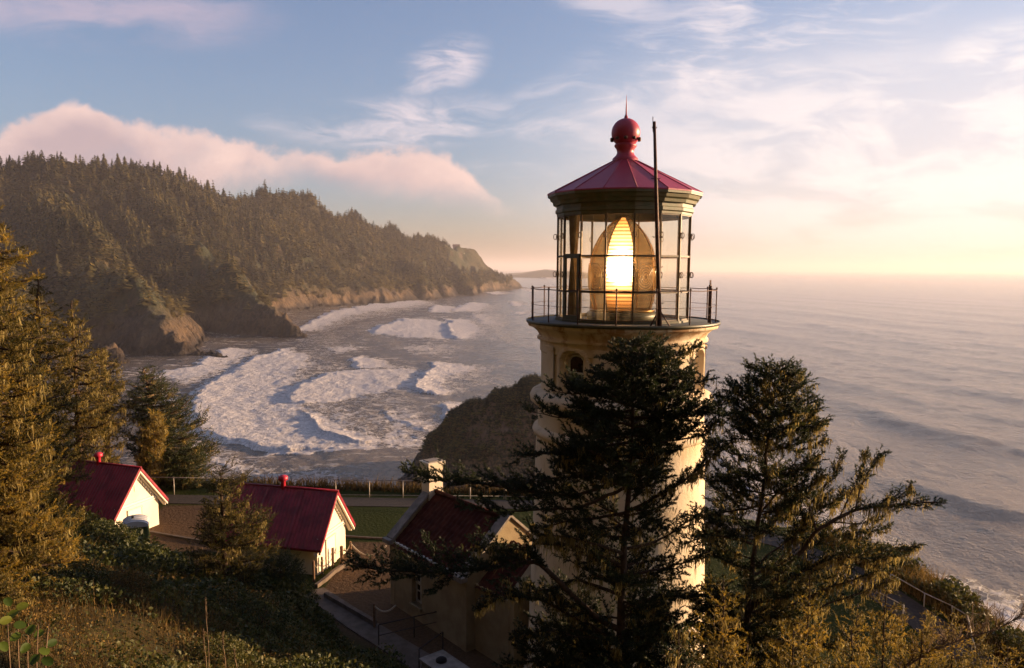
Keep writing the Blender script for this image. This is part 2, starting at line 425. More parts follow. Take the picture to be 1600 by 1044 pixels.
# the outline must stay at the crests' heights: smooth hollows, gullies and cliffs at the water
low = np.clip((HZ - SEA) / 60, 0, 1)
gul = fbm2(HX + wx, HY * .7 + wy, 60, 5, 21, True); big = fbm2(HX * 1.0 + wx, HY * .55, 120, 3, 24, True)
HZ = HZ + gul * (4 + 9 * low) - 3 + np.minimum(big - .75, 0) * 20 * low - 2 * low * (1 - .7 * sstep(.75, 1, low) * 0) + fbm2(HX, HY, 14, 3, 33) * 2.2
above = HZ - SEA
cl_ = 10 + 14 * fbm2(HX, HY, 70, 3, 27)
HZ = SEA + np.where(above > 0, above + np.clip(cl_, 2, 24) * (1 - np.exp(-np.maximum(above, 0) / 7.0)) - 3, above)
HZ += fbm2(HX + wx, HY + wy, 11, 5, 41, True) * 5.5 * sstep(46, 6, HZ - SEA) * (HZ > SEA - 4)
HZ = np.maximum(HZ, SEA - 8)
m = mat('headland_rock', (.1, .07, .045), None, rough=.95); t, b = nodes_of(m)
P = t.pos(); _, _, pz_ = t.xyz(P); geo = t.new('ShaderNodeNewGeometry'); _, _, nz = t.xyz(E(t.t, geo.outputs['Normal']))
na = t.noise(t.mapping(P, scale=(1, 1, .35)), .05, 7, .62); nb = t.noise(P, .012, 4); nc = t.noise(P, .25, 5)
ne = t.noise(t.mapping(P, scale=(1, 1, .6)), .35, 8, .7)
rock = t.mix((na * .5 + ne * .5).step(.40, .60), (.040, .027, .018), (.15, .095, .052))
grass = t.mix(nc.step(.35, .65), (.026, .028, .011), (.085, .062, .026))
brush = t.mix(nc.step(.3, .7), (.020, .026, .010), (.045, .045, .016))
veg = t.mix(nb.step(.45, .6), brush, grass)
vm = (nz + (na - .5) * .9).step(.34, .56) * (pz_ + (na - .5) * 30).step(SEA + 14, SEA + 34)
cc = t.mix(vm, rock, veg); cc = t.mix((pz_ + (na - .5) * 26).step(SEA + 2, SEA + 12), (.028, .019, .015), cc)
t.l.new(cc.s, b.inputs['Base Color']); t.l.new(t.bump(ne, 1.0, 3.5, t.bump(na, .9, 7.0)).s, b.inputs['Normal'])
head = npobj('headland', np.stack([HX, HY, HZ], -1).reshape(-1, 3), grid_faces(len(az), len(rr_)), m, smooth=True)
tag(head, kind='structure')
HSTEP = (HX, HY, HZ)

# ---- dark rocky islet behind the tower
ia = np.linspace(-80, 110, 380); ib = np.linspace(155, 260, 210); IX, IY = np.meshgrid(ia, ib, indexing='ij')
ic = crest([(618, 752, 203), (640, 728, 203), (668, 697, 204), (700, 670, 205), (735, 647, 206), (762, 632, 207), (800, 612, 208), (835, 596, 210), (880, 588, 212), (940, 596, 212), (1000, 640, 210), (1050, 700, 206), (1085, 745, 202)])
IZ = crest_height(IX + fbm2(IX, IY, 14, 3, 3) * 5, IY + fbm2(IX, IY, 14, 3, 4) * 5, ic, 1.15) + fbm2(IX, IY * .5, 13, 5, 8, True) * 2.6 + fbm2(IX, IY, 2.5, 3, 9) * .9 - 1.2
IZ = np.maximum(IZ, SEA - 5)
m = mat('islet_rock', (.1, .07, .045), None, rough=.95); t, b = nodes_of(m); P = t.pos(); _, _, pz_ = t.xyz(P)
na = t.noise(t.mapping(P, scale=(1, 1, .5)), .18, 7, .65); nb = t.noise(P, .07, 4); nc = t.noise(P, 1.5, 4)
cc = t.mix(nc.step(.4, .6), (.035, .027, .012), (.13, .080, .036)); cc = t.mix((na + nb).step(1.0, 1.2), cc, (.15, .09, .055))
t.l.new(t.mix(pz_.step(SEA + 3, SEA + 8), (.04, .03, .025), cc).s, b.inputs['Base Color'])
t.l.new(t.bump(na + nc * .2, .9, 1.6).s, b.inputs['Normal'])
tag(npobj('islet', np.stack([IX, IY, IZ], -1).reshape(-1, 3), grid_faces(len(ia), len(ib)), m, smooth=True), kind='structure')

# ---- sea: one sheet to the horizon, with swell, surf crests and foam
pyr = np.concatenate([np.array([.9, 1.2, 1.6, 2.1, 2.7, 3.4, 4.2, 5.1, 6.1]), np.linspace(7.2, 640, 620)])
DY = (CAMZ - SEA) * FPX / pyr; DY = DY[::-1]
cols = np.linspace(-700, 2300, 1150)
CU, DD = np.meshgrid((cols - 800) / FPX, DY, indexing='ij'); SX = CU * DD; SY = DD.copy()
base3 = np.stack([SX, SY, np.full_like(SX, SEA)], -1); PX, PY = project(base3)
# foam strips: leading edge points and trailing edge points (traced from the surf lines, laid on the water)
STR = [ # front, back, strength, lift
 ([(452, 541), (415, 553), (378, 568), (340, 588), (306, 608), (288, 630), (286, 650), (304, 672), (345, 692), (395, 702), (440, 707), (500, 703)],
  [(470, 548), (478, 556), (480, 572), (470, 590), (468, 605), (470, 620), (490, 636), (520, 652), (555, 668), (585, 680), (600, 690), (610, 700)], 1.0, 1.6),
 ([(545, 578), (505, 584), (480, 594), (455, 608), (443, 622), (446, 632), (460, 634)],
  [(640, 572), (655, 578), (664, 590), (655, 602), (600, 614), (560, 622), (510, 630)], 1.0, 1.6),
 ([(664, 563), (674, 574), (664, 584), (648, 597), (648, 606), (660, 614), (690, 622)],
  [(712, 562), (745, 572), (735, 580), (705, 590), (695, 600), (700, 610), (715, 618)], 1.0, 2.0),
 ([(472, 641), (486, 656), (494, 672), (522, 684), (552, 693), (590, 694)],
  [(500, 644), (524, 658), (552, 669), (575, 677), (598, 684), (625, 697)], .95, 1.5),
 ([(682, 630), (688, 646), (702, 658), (725, 664)], [(755, 630), (752, 642), (745, 652), (738, 660)], 1.0, 1.6),
 ([(562, 554), (546, 563), (550, 574)], [(604, 561), (610, 569), (595, 576)], .9, 1.2),
 ([(452, 544), (434, 554), (442, 562)], [(464, 549), (460, 556), (455, 562)], .95, 1.2),
 ([(458, 520), (469, 512), (484, 503), (497, 494), (515, 487), (540, 482), (572, 477), (596, 473)],
  [(480, 522), (500, 516), (520, 506), (545, 496), (565, 491), (590, 486), (612, 480), (625, 473)], .85, 1.4),
 ([(582, 524), (578, 518), (590, 509), (606, 503), (625, 499), (652, 499)], [(690, 531), (712, 528), (722, 520), (715, 511), (708, 505), (690, 499)], .95, 1.5),
 ([(690, 496), (704, 503), (692, 509), (694, 518), (706, 527), (720, 528)], [(722, 497), (738, 504), (750, 510), (752, 518), (735, 524), (726, 528)], 1.0, 1.8),
 ([(591, 481), (604, 476), (622, 471), (660, 469)], [(612, 485), (640, 480), (662, 476), (685, 471)], .8, 1.0),
 ([(668, 489), (672, 481), (682, 475)], [(700, 491), (712, 484), (716, 477)], .9, 1.2),
 ([(705, 488), (716, 479), (728, 474), (740, 473)], [(742, 490), (756, 484), (762, 477), (765, 473)], .9, 1.2),
 ([(232, 588), (262, 578), (300, 569), (330, 556), (345, 548), (372, 541)], [(270, 604), (310, 594), (350, 578), (375, 566), (388, 555), (410, 546)], .8, 1.0),
 ([(752, 452), (760, 458), (772, 461)], [(775, 452), (785, 458), (795, 461)], .9, 1.5), ([(812, 451), (822, 455)], [(832, 451), (838, 455)], .8, 1.2),
 ([(790, 470), (796, 475), (808, 480)], [(803, 469), (812, 474), (822, 478)], .9, 1.4), ([(803, 488), (810, 492)], [(822, 487), (824, 492)], .8, 1.2),
 ([(845, 434), (870, 436)], [(852, 432), (900, 434)], .5, .5), ([(880, 428), (930, 430)], [(890, 426), (960, 428)], .4, .5),
 ([(1100, 600), (1112, 612)], [(1160, 598), (1150, 612)], .4, .2),
 ([(640, 497), (630, 503), (655, 512), (680, 515)], [(690, 492), (690, 500), (700, 508), (705, 512)], .5, .4),
 ([(745, 486), (735, 495), (750, 505), (765, 512)], [(800, 484), (800, 494), (805, 505), (800, 514)], .45, .5),
 ([(500, 545), (520, 552), (560, 548)], [(520, 535), (560, 538), (620, 540)], .5, .4),
 ([(640, 535), (632, 545), (650, 556)], [(760, 530), (760, 545), (740, 556)], .42, .3),
 ([(590, 636), (600, 650), (650, 668), (690, 684)], [(640, 630), (660, 640), (690, 655), (715, 672)], .5, .4),
 ([(240, 600), (250, 618), (275, 640), (290, 672)], [(290, 600), (282, 620), (284, 650), (300, 680)], .5, .2),
 ([(400, 715), (430, 709), (500, 707), (560, 702), (620, 700)], [(420, 700), (450, 700), (500, 697), (560, 690), (620, 690)], .7, .3),
 # thin worn lace close to the shore
 ([(250, 640), (262, 665), (300, 705), (360, 735), (450, 760), (620, 765)], [(285, 640), (300, 672), (345, 692), (400, 712), (480, 712), (640, 700)], .42, 0),
 ([(300, 700), (330, 760), (420, 790), (640, 770)], [(310, 690), (350, 700), (460, 712), (680, 690)], .30, 0),
 ([(470, 560), (480, 600), (640, 640), (660, 690)], [(650, 560), (650, 590), (700, 620), (720, 660)], .28, 0),
 ([(460, 530), (480, 560)], [(640, 500), (660, 545)], .30, 0), ([(640, 640), (600, 690), (640, 710)], [(690, 640), (690, 670), (680, 700)], .55, 0),
 ([(740, 470), (720, 530)], [(900, 445), (860, 500)], .16, 0),
 ([(1105, 700), (1140, 740), (1200, 800), (1330, 900), (1420, 930)], [(1160, 640), (1240, 690), (1330, 760), (1420, 840), (1480, 890)], .46, .2),
 ([(1390, 880), (1440, 915), (1500, 948), (1560, 990), (1620, 1044), (1680, 1100)], [(1450, 885), (1500, 910), (1560, 935), (1620, 965), (1680, 1010), (1760, 1090)], .80, .4),
 ([(1105, 620), (1110, 700)], [(1160, 620), (1190, 700)], .3, 0),
]
foam = np.zeros_like(SX); lift = np.zeros_like(SX)
jx = fbm2(SX, SY, 22, 4, 51) * 1.0 + fbm2(SX, SY, 5, 2, 53) * .5; jy = fbm2(SX, SY, 22, 4, 52) + fbm2(SX, SY, 5, 2, 54) * .5
pxs = (CAMZ - SEA) * FPX / DD ** 2           # photo px per metre of depth
JX = PX + jx * np.clip(900 / DD * 7, 1, 13); JY = PY + jy * np.clip(900 / DD * 3.2, .6, 7)
STR += [(list(fr), [(b_[0] + (b_[0] - a[0]) * .75, b_[1] + (b_[1] - a[1]) * .75) for a, b_ in zip(fr, bk)], .50, 0) for fr, bk, st, lf in list(STR) if st >= .8]
for fr, bk, st, lf in STR:
    fr = np.array(fr, float); bk = np.array(bk, float)
    bb = (JX > min(fr[:, 0].min(), bk[:, 0].min()) - 3) & (JX < max(fr[:, 0].max(), bk[:, 0].max()) + 3) & (JY > min(fr[:, 1].min(), bk[:, 1].min()) - 3) & (JY < max(fr[:, 1].max(), bk[:, 1].max()) + 3)
    ii = np.nonzero(bb); x = JX[ii]; y = JY[ii]; fo = np.zeros(len(x)); lo = np.zeros(len(x))
    n = len(fr)
    for k in range(n - 1):
        for (A, B, C, va, vb, vc) in ((fr[k], fr[k + 1], bk[k], 0, 0, 1), (bk[k], fr[k + 1], bk[k + 1], 1, 0, 1)):
            d = (B[1] - C[1]) * (A[0] - C[0]) + (C[0] - B[0]) * (A[1] - C[1])
            if abs(d) < 1e-6: continue
            l1 = ((B[1] - C[1]) * (x - C[0]) + (C[0] - B[0]) * (y - C[1])) / d
            l2 = ((C[1] - A[1]) * (x - C[0]) + (A[0] - C[0]) * (y - C[1])) / d; l3 = 1 - l1 - l2
            ins = (l1 >= -.01) & (l2 >= -.01) & (l3 >= -.01)
            v = l1 * va + l2 * vb + l3 * vc
            u = k + (l2 if va == 0 else l2 * 1 + l3 * 1); e_ = np.minimum(u, n - 1 - u) if n > 2 else .5
            ends = sstep(0, .7, e_)
            val = st * (1 - .45 * sstep(.1, .95, v)) * (1 - sstep(.90, 1.0, v) * .5) * (.35 + .65 * ends)
            hl = lf * .9 * np.exp(-v * 3.0) * sstep(0, .08, v) * ends
            fo = np.where(ins, np.maximum(fo, val), fo); lo = np.where(ins, np.maximum(lo, hl), lo)
    foam[ii] = np.maximum(foam[ii], fo); lift[ii] = np.maximum(lift[ii], lo)
# surf round the rocks
# swell: long crests running along the coast, moving in from the right
ca, sa = math.cos(R(75)), math.sin(R(75))          # crest direction in plan
amp = np.clip(1.0 - DD / 9000, .15, 1)
wv1 = fbm2(SX, SY, 260, 3, 61) * 55; wv2 = fbm2(SX, SY, 150, 3, 62) * 30
sz = np.zeros_like(SX)
for lam, a_, ang, ph in ((120, 1.0, 104, 0), (74, .75, 97, 1.3), (43, .42, 112, 2.1), (27, .24, 92, .4), (15, .14, 114, .9), (9, .09, 100, .2)):
    cx_, sx_ = math.cos(R(ang)), math.sin(R(ang))  # crest line direction; travel is square to it
    q = (SX * sx_ - SY * cx_) + wv1 * (lam > 50) + wv2 * (lam <= 50) * .5
    p_ = .5 + .5 * np.sin(2 * math.pi * q / lam + ph)
    fade = np.clip(lam * 3.0 * pxs / 4, 0, 1)
    sz += a_ * (p_ ** 1.7 - .4) * amp * (.6 + .4 * fbm2(SX, SY, 180, 2, 70 + int(lam))) * np.clip(lam * 30 / DD, 0, 1)
sz += fbm2(SX, SY, 7.5, 3, 81) * .30 * np.clip(500 / DD, 0, 1)
# single larger rollers
for line, h_, wd in (([(1240, 500), (1305, 514), (1380, 527), (1455, 541), (1540, 552)], 1.5, 17), ([(1440, 596), (1509, 608), (1600, 626), (1700, 650)], 1.6, 13),
                     ([(1290, 618), (1327, 630), (1390, 652), (1455, 673), (1520, 690), (1600, 702), (1720, 725)], 2.0, 11), ([(1400, 750), (1436, 764), (1509, 788), (1564, 806), (1650, 822), (1750, 850)], 1.9, 8),
                     ([(960, 560), (1130, 540), (1200, 556)], .7, 20), ([(690, 690), (600, 720), (520, 735)], .5, 6), ([(1110, 480), (1200, 485), (1330, 500)], 1.0, 26),
                     ([(470, 590), (520, 570), (570, 560)], .8, 8), ([(1120, 640), (1260, 700), (1340, 770)], .8, 9)):
    p = np.array([G(a, b_, SEA) for a, b_ in line]); best = np.full(SX.shape, 1e9); sg = np.zeros_like(SX); tn = np.zeros_like(SX)
    ln = 0; tot = sum(np.linalg.norm(b_ - a) for a, b_ in zip(p[:-1], p[1:]))
    for a, b_ in zip(p[:-1], p[1:]):
        ab = (b_ - a)[:2]; L = np.linalg.norm(ab); tt = np.clip(((SX - a[0]) * ab[0] + (SY - a[1]) * ab[1]) / L ** 2, 0, 1)
        ex = SX - a[0] - tt * ab[0]; ey = SY - a[1] - tt * ab[1]; d = np.hypot(ex, ey); cr = np.sign(ab[0] * ey - ab[1] * ex)
        k = d < best; best = np.where(k, d, best); sg = np.where(k, cr, sg); tn = np.where(k, (ln + tt * L) / tot, tn); ln += L
    ww = wd * np.where(sg > 0, 2.2, .8)
    sz += h_ * np.exp(-(best / ww) ** 2) * np.sin(np.clip(tn, 0, 1) * math.pi) ** .5 * (.8 + .3 * fbm2(SX, SY, 30, 2, 5))
nearfoam = sstep(0.05, .5, foam)
sz = sz * (1 - .5 * nearfoam) + lift + nearfoam * fbm2(SX, SY, 3.5, 3, 91) * .35
verts = np.stack([SX, SY, SEA + sz], -1).reshape(-1, 3)
m = bpy.data.materials.new('sea_water'); m.use_nodes = True; t, b = nodes_of(m)
P = t.pos(); fo = t.attr('foam')
cd = t.new('ShaderNodeCameraData')
# crest-aligned coordinates
Pr = t.mapping(P, rot=(0, 0, R(12)))
w1 = t.noise(t.mapping(Pr, scale=(1, .62, 1)), .17, 8, .62); w2 = t.noise(t.mapping(Pr, scale=(1, .4, 1)), .05, 4, .55); w3 = t.noise(t.mapping(Pr, scale=(1, .9, 1)), 1.1, 4, .6)
lace = t.noise(P, .16, 8, .68, 1.2); lace2 = t.noise(P, .55, 6, .7, .6); cell = t.voronoi(t.mapping(P, scale=(1, .8, 1)), .45, 'DISTANCE_TO_EDGE')
body = t.mix(w2.step(.3, .7), (.095, .076, .056), (.14, .108, .076))
sandy = t.attr('silt'); body = t.mix(sandy, body, (.20, .15, .10))
veins = cell.step(.0, .10, 1, 0) * .25
fm = (fo * 1.15 + (lace - .5) * 1.5 * fo.step(0, .3, .3, 1.0) + (lace2 - .5) * .9 * fo.step(0.0, .2) + veins * fo.step(.1, .4) - .30).step(0, .36)
streak = t.noise(t.mapping(P, scale=(.35, 1.3, 1), rot=(0, 0, R(14))), .11, 8, .72, .8)
caps = (w1 * .6 + t.noise(P, .012, 3) * .5 + lace2 * .4 - .93).step(0, .12) * .5
caps = caps.max((streak + (lace - .5) * .7 - .545).step(0, .12) * t.attr('bay') * .7)
fm = fm.max(caps)
fcol = t.mix(lace2.step(.3, .7), (.36, .32, .30), (.70, .64, .60))
t.l.new(t.mix(fm, body, fcol).s, b.inputs['Base Color'])
rg = fm * .5 + .15; t.l.new(rg.s, b.inputs['Roughness']); b.inputs['IOR'].default_value = 1.33
b.inputs['Specular IOR Level'].default_value = .5
bw = t.bump(w2, .5, 3.2); bw = t.bump(w1, .8, 1.15, bw); bw = t.bump(w3, .8, .45, bw)
bw = t.bump(lace2 * fm + cell * fm * .3, .8, .9, bw)
t.l.new(bw.s, b.inputs['Normal'])
sea = npobj('sea', verts, grid_faces(len(cols), len(DY)), m, smooth=True)
a = sea.data.attributes.new('foam', 'FLOAT', 'POINT'); a.data.foreach_set('value', foam.ravel().astype(np.float32))
silt = sstep(420, 200, SY) * sstep(90, 20, np.abs(SX + 60)) * .35 + sstep(700, 120, SY) * sstep(0, 90, SX) * .9
bay = sstep(900, 760, PX) * sstep(455, 480, PY) * (1 - .4 * sstep(1500, 700, SY) * 0)
a = sea.data.attributes.new('bay', 'FLOAT', 'POINT'); a.data.foreach_set('value', bay.ravel().astype(np.float32))
a = sea.data.attributes.new('silt', 'FLOAT', 'POINT'); a.data.foreach_set('value', silt.ravel().astype(np.float32))
tag(sea, kind='structure')
# sea bed shelf of sand in the far cove, and a sheet of sea under and behind the camera's side
bp = mkmesh('sea_inshore', [(-4000, -3000, SEA - .6), (4000, -3000, SEA - .6), (4000, DY[0] + 1, SEA - .6), (-4000, DY[0] + 1, SEA - .6)], np.array([[0, 1, 2, 3]]))
m2 = mat('inshore_water', (.06, .06, .05), (.09, .08, .065), .05, .2, .6, .3, bdist=.8)
bp.materials.append(m2); tag(link(bpy.data.objects.new('sea_inshore', bp)), kind='structure')
cp = [G(x_, y_, SEA + 1.2) for x_, y_ in ((420, 489), (432, 480), (470, 476.5), (520, 474), (560, 473), (560, 470), (480, 471), (425, 474))]
tag(MB().poly([(p[0], p[1], SEA - 2) for p in cp], (0, 0, 3.0)).build('beach', mat('wet_sand', (.30, .23, .17), (.36, .29, .22), .02, .5)), kind='structure')
# faint far coast beyond the headland
fc = MB(); pts = [(770, 5), (815, 22), (850, 48), (880, 36), (905, 30), (930, 12), (950, 3)]
for Yd, sc_ in ((5200, 1.0), (6800, 1.1)):
    line = [((a - 800) / FPX * Yd, Yd, SEA + h_ * sc_) for a, h_ in pts]
    fc.poly([(line[0][0], Yd, SEA - 5)] + line + [(line[-1][0], Yd, SEA - 5)], (60, 900, 0))
tag(fc.build('hills', mat('far_hills', (.06, .07, .04), (.1, .09, .05), .01)), kind='structure')
# ================================================================ LIGHTHOUSE
LT = W(971.5, 502, 22.0); LX, LY = float(LT[0]), 22.0
GZ = float(LT[2]) + .03
FACE = math.atan2(-LY, -LX)           # plan angle from the tower towards the camera
def ang(deg): return FACE + R(deg)     # + = to the right as the camera sees it
def polar(r, deg, z=0): a = ang(deg); return np.array([r * math.cos(a), r * math.sin(a), z])

# white rendered masonry, warm stains under the cornice
m = mat('tower_render', (.78, .74, .66), None, rough=.8); t, b = nodes_of(m); P = t.coord('Object'); _, _, oz = t.xyz(P)
st = t.noise(t.mapping(P, scale=(1, 1, .12)), 2.6, 6, .65); bl = t.noise(P, 1.1, 6, .6)
c = t.mix(bl.step(.35, .7), (.80, .66, .46), (.68, .52, .31))
c = t.mix((st * 1.1 + bl * .3 - .72).step(0, .22) * .55, c, (.42, .30, .16))
rim = oz.step(GZ - 1.0, GZ - .15) * (st + (t.noise(P, 4, 5) - .5) * .8).step(.42, .66)
c = t.mix(rim * .85, c, (.36, .16, .045))
t.l.new(c.s, b.inputs['Base Color']); t.l.new(t.bump(t.noise(P, 14, 6, .6) + bl * .6, .5, .03).s, b.inputs['Normal'])
WHITE = m
GREEN = mat('green_paint', (.060, .062, .030), (.095, .080, .038), 6, .45, .3, 30, bdist=.01)
GREENL = mat('cornice_paint', (.105, .115, .050), (.16, .13, .06), 5, .5, .3, 30, bdist=.01)
IRON = mat('rusty_iron', (.055, .030, .020), (.12, .05, .03), 9, .6, .4, 60, metal=.3)
DECK = mat('gallery_deck', (.075, .085, .080), (.11, .11, .10), 2, .75, .3, 12)
ROOFR = mat('roof_red', (.36, .035, .065), None, rough=.42); t, b = nodes_of(ROOFR); P = t.coord('Object')
n = t.noise(P, 7, 7, .7); c = t.mix(t.noise(P, 1.2, 3).step(.3, .7), (.34, .035, .070), (.44, .055, .085))
c = t.mix(n.step(.62, .70) * .8, c, (.10, .03, .02)); c = t.mix(t.noise(P, 22, 4).step(.66, .72), c, (.5, .2, .2)); t.l.new(c.s, b.inputs['Base Color'])
t.l.new(t.bump(t.noise(P, 9, 4), .25, .02).s, b.inputs['Normal'])
DARK = mat('dark_glass', (.02, .012, .010), (.05, .02, .016), 3, .12, spec=.6)
FRAME = mat('window_frame_paint', (.62, .60, .55), (.5, .46, .38), 5, .6)
BLACKIN = mat('dark_inside', (.012, .010, .009), None, rough=.9)

lh = empty('lighthouse', (LX, LY, 0))
tag(lh, 'white round lighthouse with glowing lens behind glass and crimson roof', 'lighthouse')
H = GZ
WIN = [-34, 66]                         # watch room windows
def win_cut(prof_r, z0, z1): pass
tw = MB()
low_prof = [(2.80, -.6), (2.80, .25), (2.72, .3), (2.64, .6)] + [(2.64 - .22 * k / 9, .6 + (H - 3.9) * k / 9) for k in range(1, 10)]
tw.lathe(low_prof + [(2.42, H - 3.28)], 64)
tw.build('tower_shaft', WHITE, lh)
bt = MB(); bt.lathe([(2.40, H - 3.30), (2.50, H - 3.26), (2.54, H - 3.16), (2.50, H - 3.06), (2.42, H - 3.02), (2.38, H - 3.0)], 64); bt.build('string_course', WHITE, lh)
bt = MB(); bt.lathe([(2.38, H - 2.42), (2.48, H - 2.40), (2.60, H - 2.30), (2.62, H - 2.16), (2.56, H - 2.04), (2.45, H - 1.98), (2.28, H - 1.97)], 64); bt.build('rounded_belt', WHITE, lh)
bt = MB(); bt.lathe([(2.385, H - 3.02), (2.385, H - 2.40)], 64); bt.build('shaft_band', WHITE, lh)
# watch room wall with arched window recesses, built as a shell of cells
def arched(z, w, z0, z1):
    """half width (in metres along the wall) of the arched opening at height z"""
    if z < z0 or z > z1: return -1
    rise = w * .75
    if z > z1 - rise: return w * math.sqrt(max(0, 1 - ((z - (z1 - rise)) / rise) ** 2))
    return w
WZ0, WZ1 = H - 1.98, H - .52
def wall_shell():
    mbw = MB(); nA = 288; zs = np.linspace(WZ0, WZ1, 40); rW = 2.30
    idx = {}
    for i in range(nA):
        for j, z in enumerate(zs):
            a = 360 * i / nA; r = rW
            if z > H - .86: r = rW + .035                     # flat band over the windows
            for wd in WIN:
                dl = (a - wd + 180) % 360 - 180; s_ = abs(R(dl) * rW)
                ho = arched(z, .40, WZ0 + .05, H - .72); hi = arched(z, .30, WZ0 + .12, H - .80)
                hs = arched(z, .52, WZ0 - .1, H - .62)
                if s_ < hs: r = rW + .05                       # raised surround
                if s_ < ho: r = rW - .10
                if s_ < hi: r = rW - .26
            idx[i, j] = len(mbw.v); p = polar(r, a, z); mbw.v.append(tuple(p))
    for i in range(nA):
        for j in range(len(zs) - 1):
            i2 = (i + 1) % nA; mbw.f.append([idx[i, j], idx[i2, j], idx[i2, j + 1], idx[i, j + 1]]); mbw.sm.append(False)
    return mbw
wall_shell().build('watch_room_wall', WHITE, lh)
for wd in WIN:
    for s_ in (-1, 1):                                        # flat pilasters beside each window
        a = wd + s_ * 21; mbp = MB()
        for z0, z1, r0, hw in ((WZ0, H - .74, 2.36, 4.6), (H - .74, H - .66, 2.40, 5.4)):
            mbp.lathe([(r0 - .1, z0), (r0, z0), (r0, z1), (r0 - .1, z1)], 6, (0, 0, 0), ang(a - hw), ang(a + hw), sm=False)
        mbp.build('pilaster', WHITE, lh)
    wf = MB(); rW = 2.30; hw = .27
    c0 = polar(rW - .215, wd, 0); tx = polar(1, wd + 90); rad = polar(1, wd)
    zb, zt = WZ0 + .15, H - .83
    a_ = math.atan2(tx[1], tx[0])
    wf.box((c0[0], c0[1], zb + .03), (2 * hw, .05, .06), a_); wf.box((c0[0], c0[1], (zb + zt) / 2), (2 * hw, .06, .05), a_)
    for q in (-1, 1): wf.box((c0[0] + tx[0] * hw * q * .92, c0[1] + tx[1] * hw * q * .92, (zb + zt) / 2 - .08), (.045, .055, zt - zb - .16), a_)
    arcp = [(hw * .92 * math.cos(R(k)), zt - .22 + .2 * math.sin(R(k))) for k in range(0, 181, 20)]
    wf.tube([(c0[0] + tx[0] * u_, c0[1] + tx[1] * u_, z_) for u_, z_ in arcp], .025, 5)
    wo_ = wf.build('window', FRAME, lh)
    gp = [(c0[0] + tx[0] * u_ - rad[0] * .02, c0[1] + tx[1] * u_ - rad[1] * .02, z_) for u_, z_ in ([(-hw * .92, zb), (hw * .92, zb)] + arcp)]
    MB().poly(gp, -rad * .012).build('pane', DARK, wo_)
# cornice cove and gallery
cv = MB(); cv.lathe([(2.335, H - .54), (2.42, H - .53), (2.42, H - .46), (2.36, H - .44), (2.38, H - .38), (2.43, H - .30), (2.52, H - .22), (2.63, H - .16), (2.68, H - .15), (2.69, H - .06), (2.66, H - .055)], 72)
cv.build('cornice', WHITE, lh)
gd = MB(); gd.lathe([(2.60, H - .055), (2.71, H - .055), (2.72, H - .02), (2.70, H), (1.2, H + .012), (0.0, H + .012)], 72); gd.build('gallery_deck', DECK, lh)
rimm = MB(); rimm.lathe([(2.705, H - .06), (2.735, H - .06), (2.74, H + .025), (2.705, H + .03)], 72); rimm.build('deck_edge', GREEN, lh)
# railing
RR = 2.61
for i in range(16):
    d = -3.2 + 22.5 * i; p = polar(RR, d, 0); mb = MB()
    mb.tube([p + (0, 0, H - .05), p + (0, 0, H + .93)], .017, 6); mb.lathe([(0, .97), (.022, .955), (.030, .935), (.022, .915), (.0, .90)], 8, (p[0], p[1], H)); mb.lathe([(.024, .03), (.024, .0)], 8, (p[0], p[1], H))
    mb.lathe([(.018, .44), (.03, .46), (.018, .48)], 6, (p[0], p[1], H))
    mb.build('rail_post', IRON, lh)
for hh, rr in ((.90, .013), (.47, .006), (.25, .004)):
    MB().tube([polar(RR, k, H + hh - (.012 * math.sin(R((k + 3.2) * 8)) ** 2)) for k in np.arange(-3.2, 357, 3.75)] + [polar(RR, 356.8, H + hh)], rr, 5).build('guard_rail', IRON, lh)
pp = polar(2.45, 76, 0); fp = MB()                             # short post with an aerial fork
fp.tube([pp + (0, 0, H), pp + (0, 0, H + 1.02)], .045, 8); fp.box(pp + (0, 0, H + 1.03), (.26, .04, .03), ang(76) + 1.57)
tx = polar(1, 166)
for q in (-.12, -.06, .06, .12): fp.tube([pp + tx * q + (0, 0, H + 1.03), pp + tx * q + (0, 0, H + 1.17)], .008, 4)
fp.build('aerial_post', IRON, lh)
# ---- lantern room, sixteen sided
LR = 1.86; OFF = 8.3; ZT = H + 2.91; ROWS = [H + .06, H + .84, H + 1.80, ZT]
def corner(i, r, z): return polar(r / math.cos(R(11.25)) if False else r, OFF + 22.5 * i, z)
# panes: slightly salted glass
gm = bpy.data.materials.new('lantern_glass'); gm.use_nodes = True; t, b = nodes_of(gm); P = t.coord('Object')
tr = t.new('ShaderNodeBsdfTransparent'); tr.inputs[0].default_value = (.96, .94, .88, 1)
gl = t.new('ShaderNodeBsdfGlossy'); gl.inputs['Roughness'].default_value = .04
sa_ = t.new('ShaderNodeBsdfDiffuse'); sa_.inputs[0].default_value = (.75, .70, .58, 1); tl = t.new('ShaderNodeBsdfTranslucent'); tl.inputs[0].default_value = (.85, .75, .55, 1)
film = t.new('ShaderNodeMixShader'); film.inputs[0].default_value = .6; t.l.new(sa_.outputs[0], film.inputs[1]); t.l.new(tl.outputs[0], film.inputs[2])
m1 = t.new('ShaderNodeMixShader'); (t.noise(t.mapping(P, scale=(1, 1, .4)), 3.0, 5, .6).step(.4, .8, .03, .16)); salt = E(t.t, t.n[-1].outputs[0]); t.l.new(salt.s, m1.inputs[0])
t.l.new(tr.outputs[0], m1.inputs[1]); t.l.new(film.outputs[0], m1.inputs[2])
fr = t.new('ShaderNodeLayerWeight'); m2_ = t.new('ShaderNodeMixShader'); t.l.new((E(t.t, fr.outputs['Facing']).pow(5.0) * .9 + .05).s, m2_.inputs[0])
t.l.new(m1.outputs[0], m2_.inputs[1]); t.l.new(gl.outputs[0], m2_.inputs[2]); t.l.new(m2_.outputs[0], t.n['Material Output'].inputs[0])
